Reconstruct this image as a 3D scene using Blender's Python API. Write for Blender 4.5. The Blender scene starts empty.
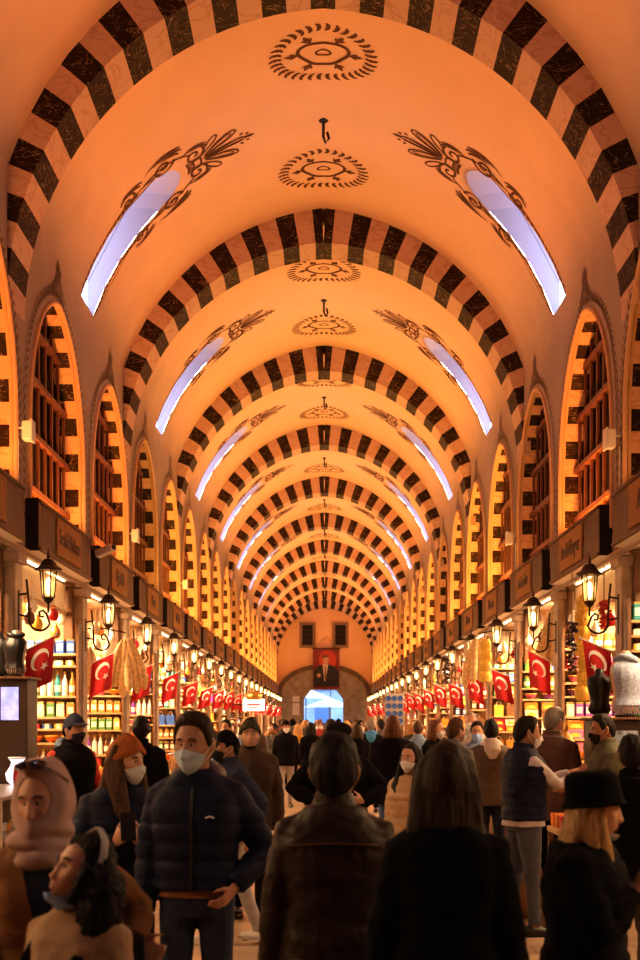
import bpy, bmesh, math, random
from math import pi, sin, cos, radians as rad, sqrt, atan2
from mathutils import Vector, Matrix, noise, Euler
rnd = random.Random(7)
SC = bpy.context.scene
COL = SC.collection
ZE = 1.75; F = 1333.33; PX0 = 325.0; PY0 = 721.0
B = 7.2                      # bay length
CX = -0.02; W = 2.965         # hall axis and half width
def pw(px, py, d):           # a measured photo point at depth d -> world
    return Vector(((px-PX0)*d/F, d, ZE+(PY0-py)*d/F))

# ------------------------------------------------------------------ materials
MATS = {}
def mat(name, col, rough=0.6, metal=0.0, noise_s=0, noise_a=0.15, bump=0, bump_s=40, emit=None, es=0, trans=0, alpha=1, sheen=0, coat=0, spec=None):
    if name in MATS: return MATS[name]
    m = bpy.data.materials.new(name); m.use_nodes = True
    nt = m.node_tree; b = nt.nodes['Principled BSDF']
    def setv(k, v):
        if k in b.inputs: b.inputs[k].default_value = v
    c = (*col, 1)
    setv('Base Color', c); setv('Roughness', rough); setv('Metallic', metal)
    if emit: setv('Emission Color', (*emit, 1)); setv('Emission Strength', es)
    if trans: setv('Transmission Weight', trans)
    if alpha < 1: setv('Alpha', alpha)
    if sheen: setv('Sheen Weight', sheen)
    if coat: setv('Coat Weight', coat)
    if spec is not None: setv('Specular IOR Level', spec)
    tc = None
    if noise_s or bump:
        tc = nt.nodes.new('ShaderNodeTexCoord')
    if noise_s:
        n = nt.nodes.new('ShaderNodeTexNoise'); n.inputs['Scale'].default_value = noise_s; n.inputs['Detail'].default_value = 5
        nt.links.new(tc.outputs['Object'], n.inputs['Vector'])
        r = nt.nodes.new('ShaderNodeMapRange')
        r.inputs[1].default_value = 0.3; r.inputs[2].default_value = 0.7
        r.inputs[3].default_value = 1-noise_a; r.inputs[4].default_value = 1+noise_a
        nt.links.new(n.outputs[0], r.inputs[0])
        mx = nt.nodes.new('ShaderNodeVectorMath'); mx.operation = 'SCALE'
        mx.inputs[0].default_value = col
        nt.links.new(r.outputs[0], mx.inputs['Scale'])
        nt.links.new(mx.outputs[0], b.inputs['Base Color'])
    if bump:
        n2 = nt.nodes.new('ShaderNodeTexNoise'); n2.inputs['Scale'].default_value = bump_s; n2.inputs['Detail'].default_value = 4
        nt.links.new(tc.outputs['Object'], n2.inputs['Vector'])
        bp = nt.nodes.new('ShaderNodeBump'); bp.inputs['Strength'].default_value = bump; bp.inputs['Distance'].default_value = 0.02
        nt.links.new(n2.outputs[0], bp.inputs['Height']); nt.links.new(bp.outputs[0], b.inputs['Normal'])
    MATS[name] = m
    return m

def marble(name, base, vein, scale, width, rough=0.6):
    m = bpy.data.materials.new(name); m.use_nodes = True
    nt = m.node_tree; b = nt.nodes['Principled BSDF']; b.inputs['Roughness'].default_value = rough; b.inputs['Specular IOR Level'].default_value = .15
    tc = nt.nodes.new('ShaderNodeTexCoord')
    geo = nt.nodes.new('ShaderNodeNewGeometry')
    n = nt.nodes.new('ShaderNodeTexNoise'); n.inputs['Scale'].default_value = scale; n.inputs['Detail'].default_value = 3; n.inputs['Distortion'].default_value = 1.4
    mp = nt.nodes.new('ShaderNodeMapping'); mp.inputs['Scale'].default_value = (1, 1, 2.2); mp.inputs['Rotation'].default_value = (0.4, 0.7, 0.2)
    ad = nt.nodes.new('ShaderNodeVectorMath'); ad.operation = 'MULTIPLY_ADD'
    cb = nt.nodes.new('ShaderNodeCombineXYZ')
    for i in range(3): nt.links.new(geo.outputs['Random Per Island'], cb.inputs[i])
    ad.inputs[1].default_value = (17, 31, 11)
    nt.links.new(cb.outputs[0], ad.inputs[0]); nt.links.new(tc.outputs['Object'], ad.inputs[2])
    nt.links.new(ad.outputs[0], mp.inputs[0]); nt.links.new(mp.outputs[0], n.inputs['Vector'])
    s = nt.nodes.new('ShaderNodeMath'); s.operation = 'SUBTRACT'; s.inputs[1].default_value = .5
    nt.links.new(n.outputs[0], s.inputs[0])
    a = nt.nodes.new('ShaderNodeMath'); a.operation = 'ABSOLUTE'; nt.links.new(s.outputs[0], a.inputs[0])
    r = nt.nodes.new('ShaderNodeMapRange'); r.inputs[1].default_value = 0; r.inputs[2].default_value = width; r.inputs[3].default_value = 1; r.inputs[4].default_value = 0
    nt.links.new(a.outputs[0], r.inputs[0])
    mx = nt.nodes.new('ShaderNodeMix'); mx.data_type = 'RGBA'
    mx.inputs['A'].default_value = (*base, 1); mx.inputs['B'].default_value = (*vein, 1)
    nt.links.new(r.outputs[0], mx.inputs['Factor']); nt.links.new(mx.outputs['Result'], b.inputs['Base Color'])
    MATS[name] = m
    return m

# ------------------------------------------------------------------ mesh builder
class MB:
    def __init__(s): s.v = []; s.f = []; s.m = []
    def add(s, vs, fs, mi=0):
        o = len(s.v); s.v += [tuple(v) for v in vs]; s.f += [tuple(i+o for i in f) for f in fs]; s.m += [mi]*len(fs); return s
    def quad(s, a, b, c, d, mi=0): return s.add([a, b, c, d], [(0, 1, 2, 3)], mi)
    def box(s, x0, x1, y0, y1, z0, z1, mi=0, M=None):
        vs = [Vector((x, y, z)) for z in (z0, z1) for y in (y0, y1) for x in (x0, x1)]
        if M is not None: vs = [M @ v for v in vs]
        return s.add(vs, [(0, 2, 3, 1), (4, 5, 7, 6), (0, 1, 5, 4), (2, 6, 7, 3), (0, 4, 6, 2), (1, 3, 7, 5)], mi)
    def bbox(s, c, size, b=0.01, mi=0, M=None):       # bevelled box (chamfer)
        hx, hy, hz = [q/2 for q in size]; b = min(b, hx*.45, hy*.45, hz*.45)
        bm = bmesh.new(); bmesh.ops.create_cube(bm, size=1)
        for v in bm.verts: v.co = Vector((v.co.x*2*hx, v.co.y*2*hy, v.co.z*2*hz))
        bmesh.ops.bevel(bm, geom=bm.edges[:], offset=b, segments=2, affect='EDGES', profile=.5)
        bm.verts.index_update()
        vs = [v.co + Vector(c) for v in bm.verts]
        if M is not None: vs = [M @ v for v in vs]
        fs = [[v.index for v in f.verts] for f in bm.faces]; bm.free()
        return s.add(vs, fs, mi)
    def lathe(s, prof, n=16, c=(0, 0, 0), mi=0, M=None, cap=True, a0=0, a1=2*pi):
        full = abs(a1-a0-2*pi) < 1e-6; k = n if full else n+1
        vs = []
        for r, z in prof:
            for i in range(k):
                a = a0+(a1-a0)*i/n; vs.append(Vector((r*cos(a)+c[0], r*sin(a)+c[1], z+c[2])))
        fs = []
        for j in range(len(prof)-1):
            for i in range(n):
                i2 = (i+1) % k if full else i+1
                fs.append((j*k+i, j*k+i2, (j+1)*k+i2, (j+1)*k+i))
        if cap and full:
            fs.append(tuple(range(k-1, -1, -1))); fs.append(tuple((len(prof)-1)*k+i for i in range(k)))
        if M is not None: vs = [M @ v for v in vs]
        return s.add(vs, fs, mi)
    def tube(s, pts, rads, n=8, mi=0, ref=None, cap='flat', closed=False):
        vs, fs = tube_geo(pts, rads, n, ref, cap, closed); return s.add(vs, fs, mi)
    def mesh(s, name, mats, smooth=False):
        me = bpy.data.meshes.new(name); me.from_pydata(s.v, [], s.f)
        for m in (mats if isinstance(mats, (list, tuple)) else [mats]): me.materials.append(m)
        if any(s.m): me.polygons.foreach_set('material_index', s.m)
        if smooth: me.polygons.foreach_set('use_smooth', [True]*len(s.f))
        me.validate(); me.update(); return me
    def obj(s, name, mats, parent=None, smooth=False, auto=None):
        me = s.mesh(name, mats, smooth or auto is not None)
        if auto is not None: me.set_sharp_from_angle(angle=rad(auto))
        return link(name, me, parent)

def link(name, data, parent=None, loc=None, rotz=None):
    o = bpy.data.objects.new(name, data); COL.objects.link(o)
    if parent is not None: o.parent = parent
    if loc is not None: o.location = loc
    if rotz is not None: o.rotation_euler = (0, 0, rotz)
    return o

def tube_geo(pts, rads, n=8, ref=None, cap='flat', closed=False):
    pts = [Vector(p) for p in pts]; m = len(pts)
    rads = [(r, r) if not isinstance(r, (tuple, list)) else r for r in (rads if isinstance(rads, (list, tuple)) else [rads]*m)]
    vs = []; fs = []
    tang = []
    for i in range(m):
        if closed: t = pts[(i+1) % m]-pts[i-1]
        else: t = pts[min(i+1, m-1)]-pts[max(i-1, 0)]
        tang.append(t.normalized() if t.length > 1e-9 else Vector((0, 0, 1)))
    r0 = Vector(ref) if ref is not None else (Vector((1, 0, 0)) if abs(tang[0].x) < .9 else Vector((0, 1, 0)))
    u = r0
    rings = []
    def ring(p, t, u, a, b):
        w = t.cross(u)
        rings.append([p+u*(a*cos(2*pi*i/n))+w*(b*sin(2*pi*i/n)) for i in range(n)])
    for i in range(m):
        t = tang[i]
        base = r0 if ref is not None else u
        u = base - t*base.dot(t)
        if u.length < 1e-4: u = t.orthogonal()
        u.normalize()
        a, b = rads[i]
        if cap == 'round' and not closed and i == 0:
            e = min(a, b)
            for q in (75, 45, 20): ring(pts[0]-t*(e*sin(rad(q))), t, u, a*cos(rad(q)), b*cos(rad(q)))
        ring(pts[i], t, u, a, b)
        if cap == 'round' and not closed and i == m-1:
            e = min(a, b)
            for q in (20, 45, 75): ring(pts[i]+t*(e*sin(rad(q))), t, u, a*cos(rad(q)), b*cos(rad(q)))
    for r in rings: vs += r
    k = len(rings)
    for j in range(k if closed else k-1):
        j2 = (j+1) % k
        for i in range(n):
            i2 = (i+1) % n
            fs.append((j*n+i, j*n+i2, j2*n+i2, j2*n+i))
    if not closed:
        fs.append(tuple(range(n-1, -1, -1))); fs.append(tuple((k-1)*n+i for i in range(n)))
    return vs, fs

def empty(name, loc=(0, 0, 0), rotz=0):
    o = bpy.data.objects.new(name, None); COL.objects.link(o); o.location = loc; o.rotation_euler = (0, 0, rotz); o.empty_display_size = .1
    return o
def tag(o, label=None, cat=None, group=None, kind=None):
    if label: o['label'] = label
    if cat: o['category'] = cat
    if group: o['group'] = group
    if kind: o['kind'] = kind
    return o
KIDS = {}
def kids(o):
    return [c for c in o.children]
def dup(o, parent=None, depth=0):
    c = o.copy(); COL.objects.link(c)
    if parent is not None: c.parent = parent; c.matrix_parent_inverse = o.matrix_parent_inverse.copy()
    for ch in o.children: dup(ch, c, depth+1)
    return c
def struct(o): o['kind'] = 'structure'; return o
def text_mesh(body, size, extrude=.004):
    cu = bpy.data.curves.new('lettering', 'FONT'); cu.body = body; cu.size = size; cu.align_x = 'CENTER'; cu.align_y = 'CENTER'; cu.extrude = extrude; cu.resolution_u = 3
    t = bpy.data.objects.new('lettering_tmp', cu); COL.objects.link(t)
    dg = bpy.context.evaluated_depsgraph_get(); me = bpy.data.meshes.new_from_object(t.evaluated_get(dg))
    bpy.data.objects.remove(t); bpy.data.curves.remove(cu); me.name = 'lettering'
    return me
ORD = ['first', 'second', 'third', 'fourth', 'fifth', 'sixth', 'seventh', 'eighth', 'ninth', 'tenth', 'eleventh', 'twelfth', 'thirteenth', 'fourteenth', 'fifteenth', 'sixteenth', 'seventeenth', 'eighteenth', 'nineteenth', 'twentieth', 'twenty-first', 'twenty-second', 'twenty-third', 'twenty-fourth']

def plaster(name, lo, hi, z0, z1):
    # one plaster: grey below, orange uplight put into the colour towards the vault
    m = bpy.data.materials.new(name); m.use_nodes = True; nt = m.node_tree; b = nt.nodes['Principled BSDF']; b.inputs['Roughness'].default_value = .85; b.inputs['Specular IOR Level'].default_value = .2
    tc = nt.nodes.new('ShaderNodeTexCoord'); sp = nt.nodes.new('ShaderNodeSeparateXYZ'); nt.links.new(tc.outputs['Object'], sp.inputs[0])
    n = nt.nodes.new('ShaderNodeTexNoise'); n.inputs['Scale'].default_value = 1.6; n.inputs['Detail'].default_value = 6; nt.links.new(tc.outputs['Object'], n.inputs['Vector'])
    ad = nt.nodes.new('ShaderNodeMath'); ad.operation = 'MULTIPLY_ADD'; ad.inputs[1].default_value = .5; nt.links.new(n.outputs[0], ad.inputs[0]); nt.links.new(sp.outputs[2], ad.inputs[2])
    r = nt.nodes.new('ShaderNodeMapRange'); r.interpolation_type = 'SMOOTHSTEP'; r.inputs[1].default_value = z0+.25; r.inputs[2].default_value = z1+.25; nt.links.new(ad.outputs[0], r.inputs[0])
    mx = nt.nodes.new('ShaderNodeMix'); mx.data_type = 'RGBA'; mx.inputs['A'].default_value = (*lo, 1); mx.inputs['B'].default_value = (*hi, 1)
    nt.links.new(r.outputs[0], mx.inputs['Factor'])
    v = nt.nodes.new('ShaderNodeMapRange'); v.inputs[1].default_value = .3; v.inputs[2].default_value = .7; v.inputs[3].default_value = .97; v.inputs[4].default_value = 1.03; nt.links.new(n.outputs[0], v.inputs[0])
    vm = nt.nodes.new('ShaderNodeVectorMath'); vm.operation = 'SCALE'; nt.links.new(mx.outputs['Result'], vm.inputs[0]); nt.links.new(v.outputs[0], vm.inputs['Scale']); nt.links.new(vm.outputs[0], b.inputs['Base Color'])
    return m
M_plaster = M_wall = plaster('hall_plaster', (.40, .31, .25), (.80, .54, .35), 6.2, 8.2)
M_dark = marble('dark_marble', (.030, .016, .009), (.30, .20, .12), 4.5, .014)
M_light = marble('light_stone', (.60, .40, .30), (.50, .31, .22), 2.0, .04, .7)
M_paint = mat('ornament_paint', (.115, .04, .012), .8)
M_sign = mat('sign_bronze', (.17, .088, .036), .65, noise_s=5, noise_a=.15, metal=.25)
M_signp = mat('sign_panel_gold', (.40, .22, .10), .9, spec=.1, noise_s=8, noise_a=.1)
M_letter = mat('sign_letter_dark', (.10, .045, .015), .5)
M_black = mat('black_metal', (.012, .010, .009), .5)
M_iron = mat('dark_iron', (.05, .03, .02), .45, metal=.6)
M_wood = mat('window_wood', (.16, .055, .022), .55, noise_s=6, noise_a=.25)
M_brown = mat('brown_wood', (.17, .08, .035), .5, noise_s=5, noise_a=.3)
M_lwood = mat('light_wood', (.48, .30, .15), .5, noise_s=5, noise_a=.2)
M_pane = mat('dark_window_glass', (.02, .012, .010), .5, spec=.2)
M_white = mat('white_paint', (.8, .77, .72), .5)
M_strip = mat('sign_light_strip', (1, .9, .7), .5, emit=(1, .74, .42), es=7)
M_bulb = mat('lantern_bulb', (1, .8, .5), .5, emit=(1, .62, .25), es=22)
M_lglass = mat('lantern_glass', (.95, .80, .55), .25, alpha=.35)
M_red = mat('flag_red', (.50, .008, .012), .75, sheen=.3)
M_fwhite = mat('flag_white', (.85, .80, .78), .7)
M_gold = mat('gold_metal', (.75, .48, .16), .3, metal=.9)
def loft(rings, n):
    vs = []; fs = []
    for z, rx, ry in rings: vs += [Vector((rx*cos(2*pi*i/n), ry*sin(2*pi*i/n), z)) for i in range(n)]
    m = len(rings)
    for j in range(m-1):
        for i in range(n): fs.append((j*n+i, j*n+(i+1) % n, (j+1)*n+(i+1) % n, (j+1)*n+i))
    fs.append(tuple(range(n-1, -1, -1))); fs.append(tuple((m-1)*n+i for i in range(n)))
    return vs, fs
# ------------------------------------------------------------------ hall profile
IC, IR, IZ = .19, 3.155, ZE+3.93
EC, ER, EZ = .3757, 3.527, ZE+4.083
ZV = EZ+sqrt(ER**2-(W+EC)**2)          # vault springs from the wall here
TH0 = math.asin((ZV-EZ)/ER); TH1 = math.acos(EC/ER)
N0, N1 = -1, 11                         # bays: ring k stands at y=(k+.74)B
YS = (N0+.74)*B; YEND = 11.62*B
def vpt(th, y, side, off=0.0):
    r = ER-off
    return Vector((CX+side*(-EC+r*cos(th)), y, EZ+r*sin(th)))
def arc_pt(a, y, off=0.006):            # a = signed arc length from the apex
    side = 1 if a >= 0 else -1
    return vpt(TH1-abs(a)/ER, y, side, off)

SLOT_C, SLOT_W, SLOT_TH = .585*B, .84, math.acos((1.8+EC)/ER)
def build_vault():
    mb = MB()
    NR = 14; TB = SLOT_TH-SLOT_W/2/ER
    cols = []
    def add_col(y, t0): cols.append((y, t0))
    for y in (0, .7, 1.4, 2.1, 2.8, 3.4, SLOT_C-SLOT_W/2): add_col(y, TH0)
    nslot = 12
    for i in range(nslot+1):
        t = -1+2*i/nslot; y = SLOT_C+t*SLOT_W/2
        add_col(y, SLOT_TH-(SLOT_W/2/ER)*(1-sqrt(max(0, 1-t*t))))
    for y in (SLOT_C+SLOT_W/2, 5.2, 5.8, 6.5, B): add_col(y, TH0)
    skip = {6, 6+nslot+1}
    for side in (-1, 1):
        base = len(mb.v)
        for y, t0 in cols:
            for j in range(NR+1):
                th = (t0+(TB-t0)*j/4 if t0 < TB-1e-6 else t0) if j <= 4 else max(t0, TB)+(TH1-max(t0, TB))*(j-4)/(NR-4)
                mb.v.append(tuple(vpt(th, y, side)))
        for c in range(len(cols)-1):
            if c in (6, 6+nslot+1) and abs(cols[c][0]-cols[c+1][0]) < 1e-6: continue
            for j in range(NR):
                a = base+c*(NR+1)+j; q = (a, a+NR+1, a+NR+2, a+1)
                mb.f.append(q if side < 0 else q[::-1]); mb.m.append(0)
    # close the roof behind the slots so no light leaks
    return mb
def slot_outline(side):
    pts = []
    n = 12
    for i in range(9): pts.append(vpt(TH0+(SLOT_TH-.09-TH0)*i/8, SLOT_C-SLOT_W/2, side))
    for i in range(n+1):
        t = -1+2*i/n
        pts.append(vpt(SLOT_TH-(SLOT_W/2/ER)*(1-sqrt(max(0, 1-t*t))), SLOT_C+t*SLOT_W/2, side))
    for i in range(8, -1, -1): pts.append(vpt(TH0+(SLOT_TH-.09-TH0)*i/8, SLOT_C+SLOT_W/2, side))
    return pts
M_sky = mat('skylight_glass', (.5, .6, .9), .3, emit=(.52, .64, 1.0), es=5)  # panes glow by themselves, standing in for daylight outside
M_shaft = mat('skylight_plaster', (.42, .38, .42), .9)

# ornaments painted on the vault -------------------------------------------------
BOLD = 1.35
def ribbon(mb, pts, w, mapf, off=.008):
    pts = [Vector(p).to_2d() if len(p) > 2 else Vector(p) for p in pts]
    n = len(pts); vs = []
    ws = w if isinstance(w, (list, tuple)) else [w*BOLD]*n
    for i in range(n):
        t = pts[min(i+1, n-1)]-pts[max(i-1, 0)]
        if t.length < 1e-9: t = Vector((1, 0))
        t.normalize(); nn = Vector((-t.y, t.x))*ws[i]*.5
        for q in (pts[i]+nn, pts[i]-nn): vs.append(mapf(q.x, q.y))
    mb.add(vs, [(2*i, 2*i+1, 2*i+3, 2*i+2) for i in range(n-1)])
def leaf(mb, c, ang, l, w, mapf):
    pts = [(c[0]+cos(ang)*l*t, c[1]+sin(ang)*l*t) for t in (-.5, -.25, 0, .25, .5)]
    ribbon(mb, pts, [w*.1, w*.8, w, w*.7, w*.05], mapf)
def spiral(c, r0, r1, a0, turns, n=22):
    return [(c[0]+(r0+(r1-r0)*i/n)*cos(a0+turns*2*pi*i/n), c[1]+(r0+(r1-r0)*i/n)*sin(a0+turns*2*pi*i/n)) for i in range(n+1)]
def bez(p0, p1, p2, n=12):
    return [((1-t)**2*p0[0]+2*t*(1-t)*p1[0]+t*t*p2[0], (1-t)**2*p0[1]+2*t*(1-t)*p1[1]+t*t*p2[1]) for t in [i/n for i in range(n+1)]]
def loop(base, ang, l, w, n=20):
    out = []
    for i in range(n+1):
        q = 2*pi*i/n; x = l*.5*(1-cos(q)); y = w*.5*sin(q)*(.35+.65*(x/l))
        out.append((base[0]+x*cos(ang)-y*sin(ang), base[1]+x*sin(ang)+y*cos(ang)))
    return out
def medallion(yc):
    mb = MB(); f = lambda a, y: arc_pt(a, y)
    for k in range(34):
        t = 2*pi*k/34
        for r, da in ((.60, .9), (.52, -.9), (.56, 0)):
            leaf(mb, (r*cos(t), yc+r*sin(t)), t+pi/2+da, .10 if da else .06, .045, f)
    pts = [((.27+.03*cos(3*t+pi/2))*1.05*cos(t), yc+(.24+.03*cos(3*t+pi/2))*sin(t)) for t in [2*pi*i/40 for i in range(41)]]
    ribbon(mb, pts, .035, f)
    ribbon(mb, [(.085*cos(t), yc+.06*sin(t)) for t in [2*pi*i/20 for i in range(21)]], .022, f)
    for k in range(6):
        t = 2*pi*k/6
        leaf(mb, (.37*cos(t), yc+.35*sin(t)), t, .17, .075, f)
        leaf(mb, (.36*cos(t+.12), yc+.34*sin(t+.12)), t+.5, .09, .03, f); leaf(mb, (.36*cos(t-.12), yc+.34*sin(t-.12)), t-.5, .09, .03, f)
    return mb
def scroll(side):
    # local coords: p along the slot toward the apex from the slot top, q across
    mb = MB(); a_top = (TH1-SLOT_TH)*ER; a_bot = (TH1-TH0)*ER
    f = lambda p, q: arc_pt(side*(a_top-(p if p < .1 else .1+(p-.1)*.80)), SLOT_C+q)
    L = a_bot-a_top
    for s in (-1, 1):
        q0 = s*(SLOT_W/2+.07)
        for k in range(16):     # beaded leaf border
            p = -L+.1+k*.085; leaf(mb, (p, q0), .5*s, .10, .06, f)
        ribbon(mb, [(-L, s*(SLOT_W/2+.025)), (-.9, s*(SLOT_W/2+.025)), (-.35, s*(SLOT_W/2+.02))], .014, f)
        # long flowing stem with volutes
        ribbon(mb, bez((-1.25, q0), (-.7, s*.60), (-.25, s*.45)), [.03]*13, f)
        ribbon(mb, bez((-.55, s*.52), (-.1, s*.62), (.22, s*.30)), [.035]*13, f)
        ribbon(mb, spiral((-.80, s*.56), .02, .16, 0, 1.4*s), .03, f)
        ribbon(mb, spiral((-.20, s*.52), .02, .17, pi, 1.5*s), .034, f)
        ribbon(mb, spiral((.28, s*.24), .02, .19, -pi/2*s, 1.35*s), .036, f)
        for (p, q, r_, a_) in ((-.80, .56, .24, .3), (-.80, .56, .31, .5), (-.20, .52, .25, .2), (-.20, .52, .33, .45), (-.20, .52, .41, .8), (.28, .24, .27, .5), (.28, .24, .34, .8)):
            pts = [(p+r_*cos(a_+t*1.5), s*(q+r_*.62*sin(a_+t*1.5))) for t in [i/10 for i in range(11)]]
            ribbon(mb, pts, [.012+.045*sin(pi*min(1, i/10+.08)) for i in range(11)], f)
        ribbon(mb, loop((.45, s*.05), .42*s, .62, .20), .026, f)
        ribbon(mb, loop((.50, s*.07), .42*s, .48, .10), .016, f)
        ribbon(mb, loop((.40, s*.13), .80*s, .42, .15), .026, f)
        ribbon(mb, [(.45, s*.02), (1.12, s*.05)], .018, f)
        leaf(mb, (1.10, s*.13), .6*s, .08, .05, f); leaf(mb, (1.20, s*.09), .2*s, .07, .05, f)
    ribbon(mb, loop((.42, 0), 0, .78, .10), .02, f)
    leaf(mb, (1.24, 0), 0, .16, .07, f)
    for p in (.12, .22, .36): ribbon(mb, [(p, -.12), (p+.02, 0), (p, .12)], .028, f)
    for q in (-.07, -.02, .03, .08): ribbon(mb, [(.13, q), (.21, q)], .02, f)
    ribbon(mb, [(.10, -.13), (.38, -.13)], .022, f); ribbon(mb, [(.10, .13), (.38, .13)], .022, f)
    return mb

NB = [0]
cl = None; NSKY = 0
protos = {}
for k in range(N0, N1):
    yk = (k+.74)*B
    if cl is None:
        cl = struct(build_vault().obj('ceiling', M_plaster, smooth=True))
        cl.data.shade_smooth()
        for yc in (.36*B, .80*B): medallion(yc).obj('painted_medallion', M_paint, cl)
        for s in (-1, 1): scroll(s).obj('painted_scroll', M_paint, cl)
        c = cl
    else: c = dup(cl)
    c.location = (0, yk, 0)
    for s in (-1, 1):
        NSKY += 1
        nm = 'window_%d' % NSKY
        if (s not in protos):
            out = slot_outline(s); mb = MB(); n = len(out)
            outer = [Vector((CX+s*(W+.09), p.y, p.z+.12*min(1, (W-abs(p.x-CX))/1.2))) for p in out]
            vs = out+outer; mb.add(vs, [(i, i+1, n+i+1, n+i) if s > 0 else (i, n+i, n+i+1, i+1) for i in range(n-1)])
            mb.quad(out[-1], out[0], outer[0], outer[-1])
            w = struct(mb.obj(nm, M_shaft)); pb = MB()
            x = CX+s*(W+.085)
            pb.box(x-.01, x+.01, SLOT_C-SLOT_W/2-.02, SLOT_C+SLOT_W/2+.02, ZV-.05, EZ+ER*sin(SLOT_TH)+.2)
            pb.obj('pane', M_sky, w)
            protos[s] = w
        else:
            w = dup(protos[s]); w.name = nm
        w.location = (0, yk, 0)
# apex hook in each bay
mb = MB(); mb.tube([(0, 0, 0), (0, 0, -.22), (.03, 0, -.30), (.07, 0, -.24), (.05, 0, -.17)], .018, 8, cap='round')
mb.lathe([(.02, -.05), (.06, -.02), (.10, 0)], 12)
hk = None; apexz = EZ+sqrt(ER**2-EC**2)
for k in range(1, N1-1):
    if hk is None: h = hk = mb.obj('ceiling_hook', M_black)
    else: h = dup(hk)
    h.location = (CX, (k+.74+.60)*B, apexz+.01)
    tag(h, 'black iron hook hanging from the vault crown, %s one from the camera' % ORD[k-1], 'hook', 'hooks along the vault crown')

# striped arches -----------------------------------------------------------------
def ext_pt(th):       # radial from the intrados centre to the extrados circle
    cx, cz = -IC, IZ; dx, dz = cos(th), sin(th)
    ox, oz = cx+EC, cz-EZ
    b = ox*dx+oz*dz; c = ox*ox+oz*oz-ER*ER
    t = -b+sqrt(b*b-c)+.05
    t = max(t, IR+.08)
    return (cx+t*dx, cz+t*dz)
def build_ring(dep):
    mb = MB(); th1 = math.acos(IC/IR)
    step = .243/IR
    edges = [th1]+[th1-step/2-step*i for i in range(21)]
    edges = [e for e in edges if e > -.03]
    for s in (-1, 1):
        for i in range(len(edges)-1):
            a, b = edges[i], edges[i+1]; mi = i % 2
            P = []
            for th in (a, (a+b)/2, b):
                ix, iz = -IC+IR*cos(th), IZ+IR*sin(th); ex, ez = ext_pt(th)
                ex = min(ex, W+.10)
                P.append((CX+s*ix, iz, CX+s*ex, ez))
            base = []
            for y in (0, dep):
                for (ix, iz, ex, ez) in P: base += [(ix, y, iz), (ex, y, ez)]
            fs = []
            for q in (0, 2):
                fs += [(q, q+1, q+3, q+2), (q+6, q+8, q+9, q+7), (q, q+2, q+8, q+6)]
            fs += [(4, 5, 11, 10), (0, 6, 7, 1)]
            if s < 0: fs = [f[::-1] for f in fs]
            mb.add(base, fs, mi)
    return mb
ring = None
for k in range(0, N1+1):
    y = (k+.74)*B
    if k == N1: y = YEND-.75
    if ring is None:
        ring = struct(build_ring(.1*B).obj('trim_1', [M_dark, M_light])); r = ring
    else: r = dup(ring); r.name = 'trim_%d' % (k+1)
    r.location = (0, y, 0)

# side walls with arched windows ---------------------------------------------------
HW, WC, WR, WSP = 1.5, .2, 1.7, ZE+2.95
SILL = 3.72; WTH = .26
def wtop(u):
    u = min(abs(u), HW); return WSP+sqrt(max(0, WR**2-(u+WC)**2))
WAP = wtop(0)
def wall_x(side): return CX+side*W
def win_profile(n=14):      # right jamb up over apex to left jamb (u, z)
    pr = [(HW, SILL)]
    th1 = math.acos(WC/WR)
    for i in range(n+1): th = th1*i/n; pr.append((-WC+WR*cos(th), WSP+WR*sin(th)))
    for i in range(n-1, -1, -1): th = th1*i/n; pr.append((WC-WR*cos(th), WSP+WR*sin(th)))
    pr.append((-HW, SILL)); return pr
def resample(pr, step):
    out = [Vector(pr[0])]; acc = 0
    P = [Vector(p) for p in pr]; d = 0; tgt = step
    for i in range(len(P)-1):
        seg = (P[i+1]-P[i]).length
        while d+seg >= tgt:
            out.append(P[i].lerp(P[i+1], (tgt-d)/seg)); tgt += step
        d += seg
    return out
def half_units(): # centre of each window along y
    return [(k+1.07+.5*j)*B for k in range(-1, 11) for j in (0, 1)]
def wy(side, c): return c+(.03*B if side > 0 else 0)
ZSH = 3.45        # shop ceiling
def build_wall(side):
    mb = MB(); x = wall_x(side); ys = []
    cs = [wy(side, c) for c in half_units() if wy(side, c)+1.8 < YEND]
    prev = YS
    def strip(y0, y1, z0a, z0b, z1):
        if z1 > ZV: strip(y0, y1, z0a, z0b, ZV-.5); z0a = z0b = ZV-.5; z1 = ZV
        q = [(x, y0, z0a), (x, y1, z0b), (x, y1, z1), (x, y0, z1)]
        mb.quad(*(q if side < 0 else q[::-1]))
    for c in cs:
        strip(prev, c-HW, ZSH-.05, ZSH-.05, ZV+.001)
        strip(c-HW, c+HW, ZSH-.05, ZSH-.05, SILL)
        n = 28
        us = [-HW*cos(pi*i/n) for i in range(n+1)]
        for i in range(n): strip(c+us[i], c+us[i+1], wtop(us[i]), wtop(us[i+1]), ZV+.001)
        prev = c+HW
    strip(prev, YEND, ZSH-.05, ZSH-.05, ZV+.001)
    return mb, cs
def soften(o):
    # one continuous plaster coat: wall and vault share normals along the springing line
    me = o.data; me.shade_smooth(); ns = []
    for v in me.vertices:
        p = v.co; sd = 1 if p.x > CX else -1; th = atan2(p.z-EZ, (p.x-CX)*sd+EC)
        nv = Vector((-sd*cos(th), 0, -sin(th))); nw = Vector((-sd, 0, 0))
        k = max(0, min(1, (p.z-(ZV-.45))/1.1)); ns.append((nw*(1-k)+nv*k).normalized())
    me.normals_split_custom_set_from_vertices(ns)
WCS = {}
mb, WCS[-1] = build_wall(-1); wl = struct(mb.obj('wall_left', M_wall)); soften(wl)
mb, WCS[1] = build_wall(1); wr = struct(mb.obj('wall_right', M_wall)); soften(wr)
soften(bpy.data.objects['ceiling'])

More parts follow.
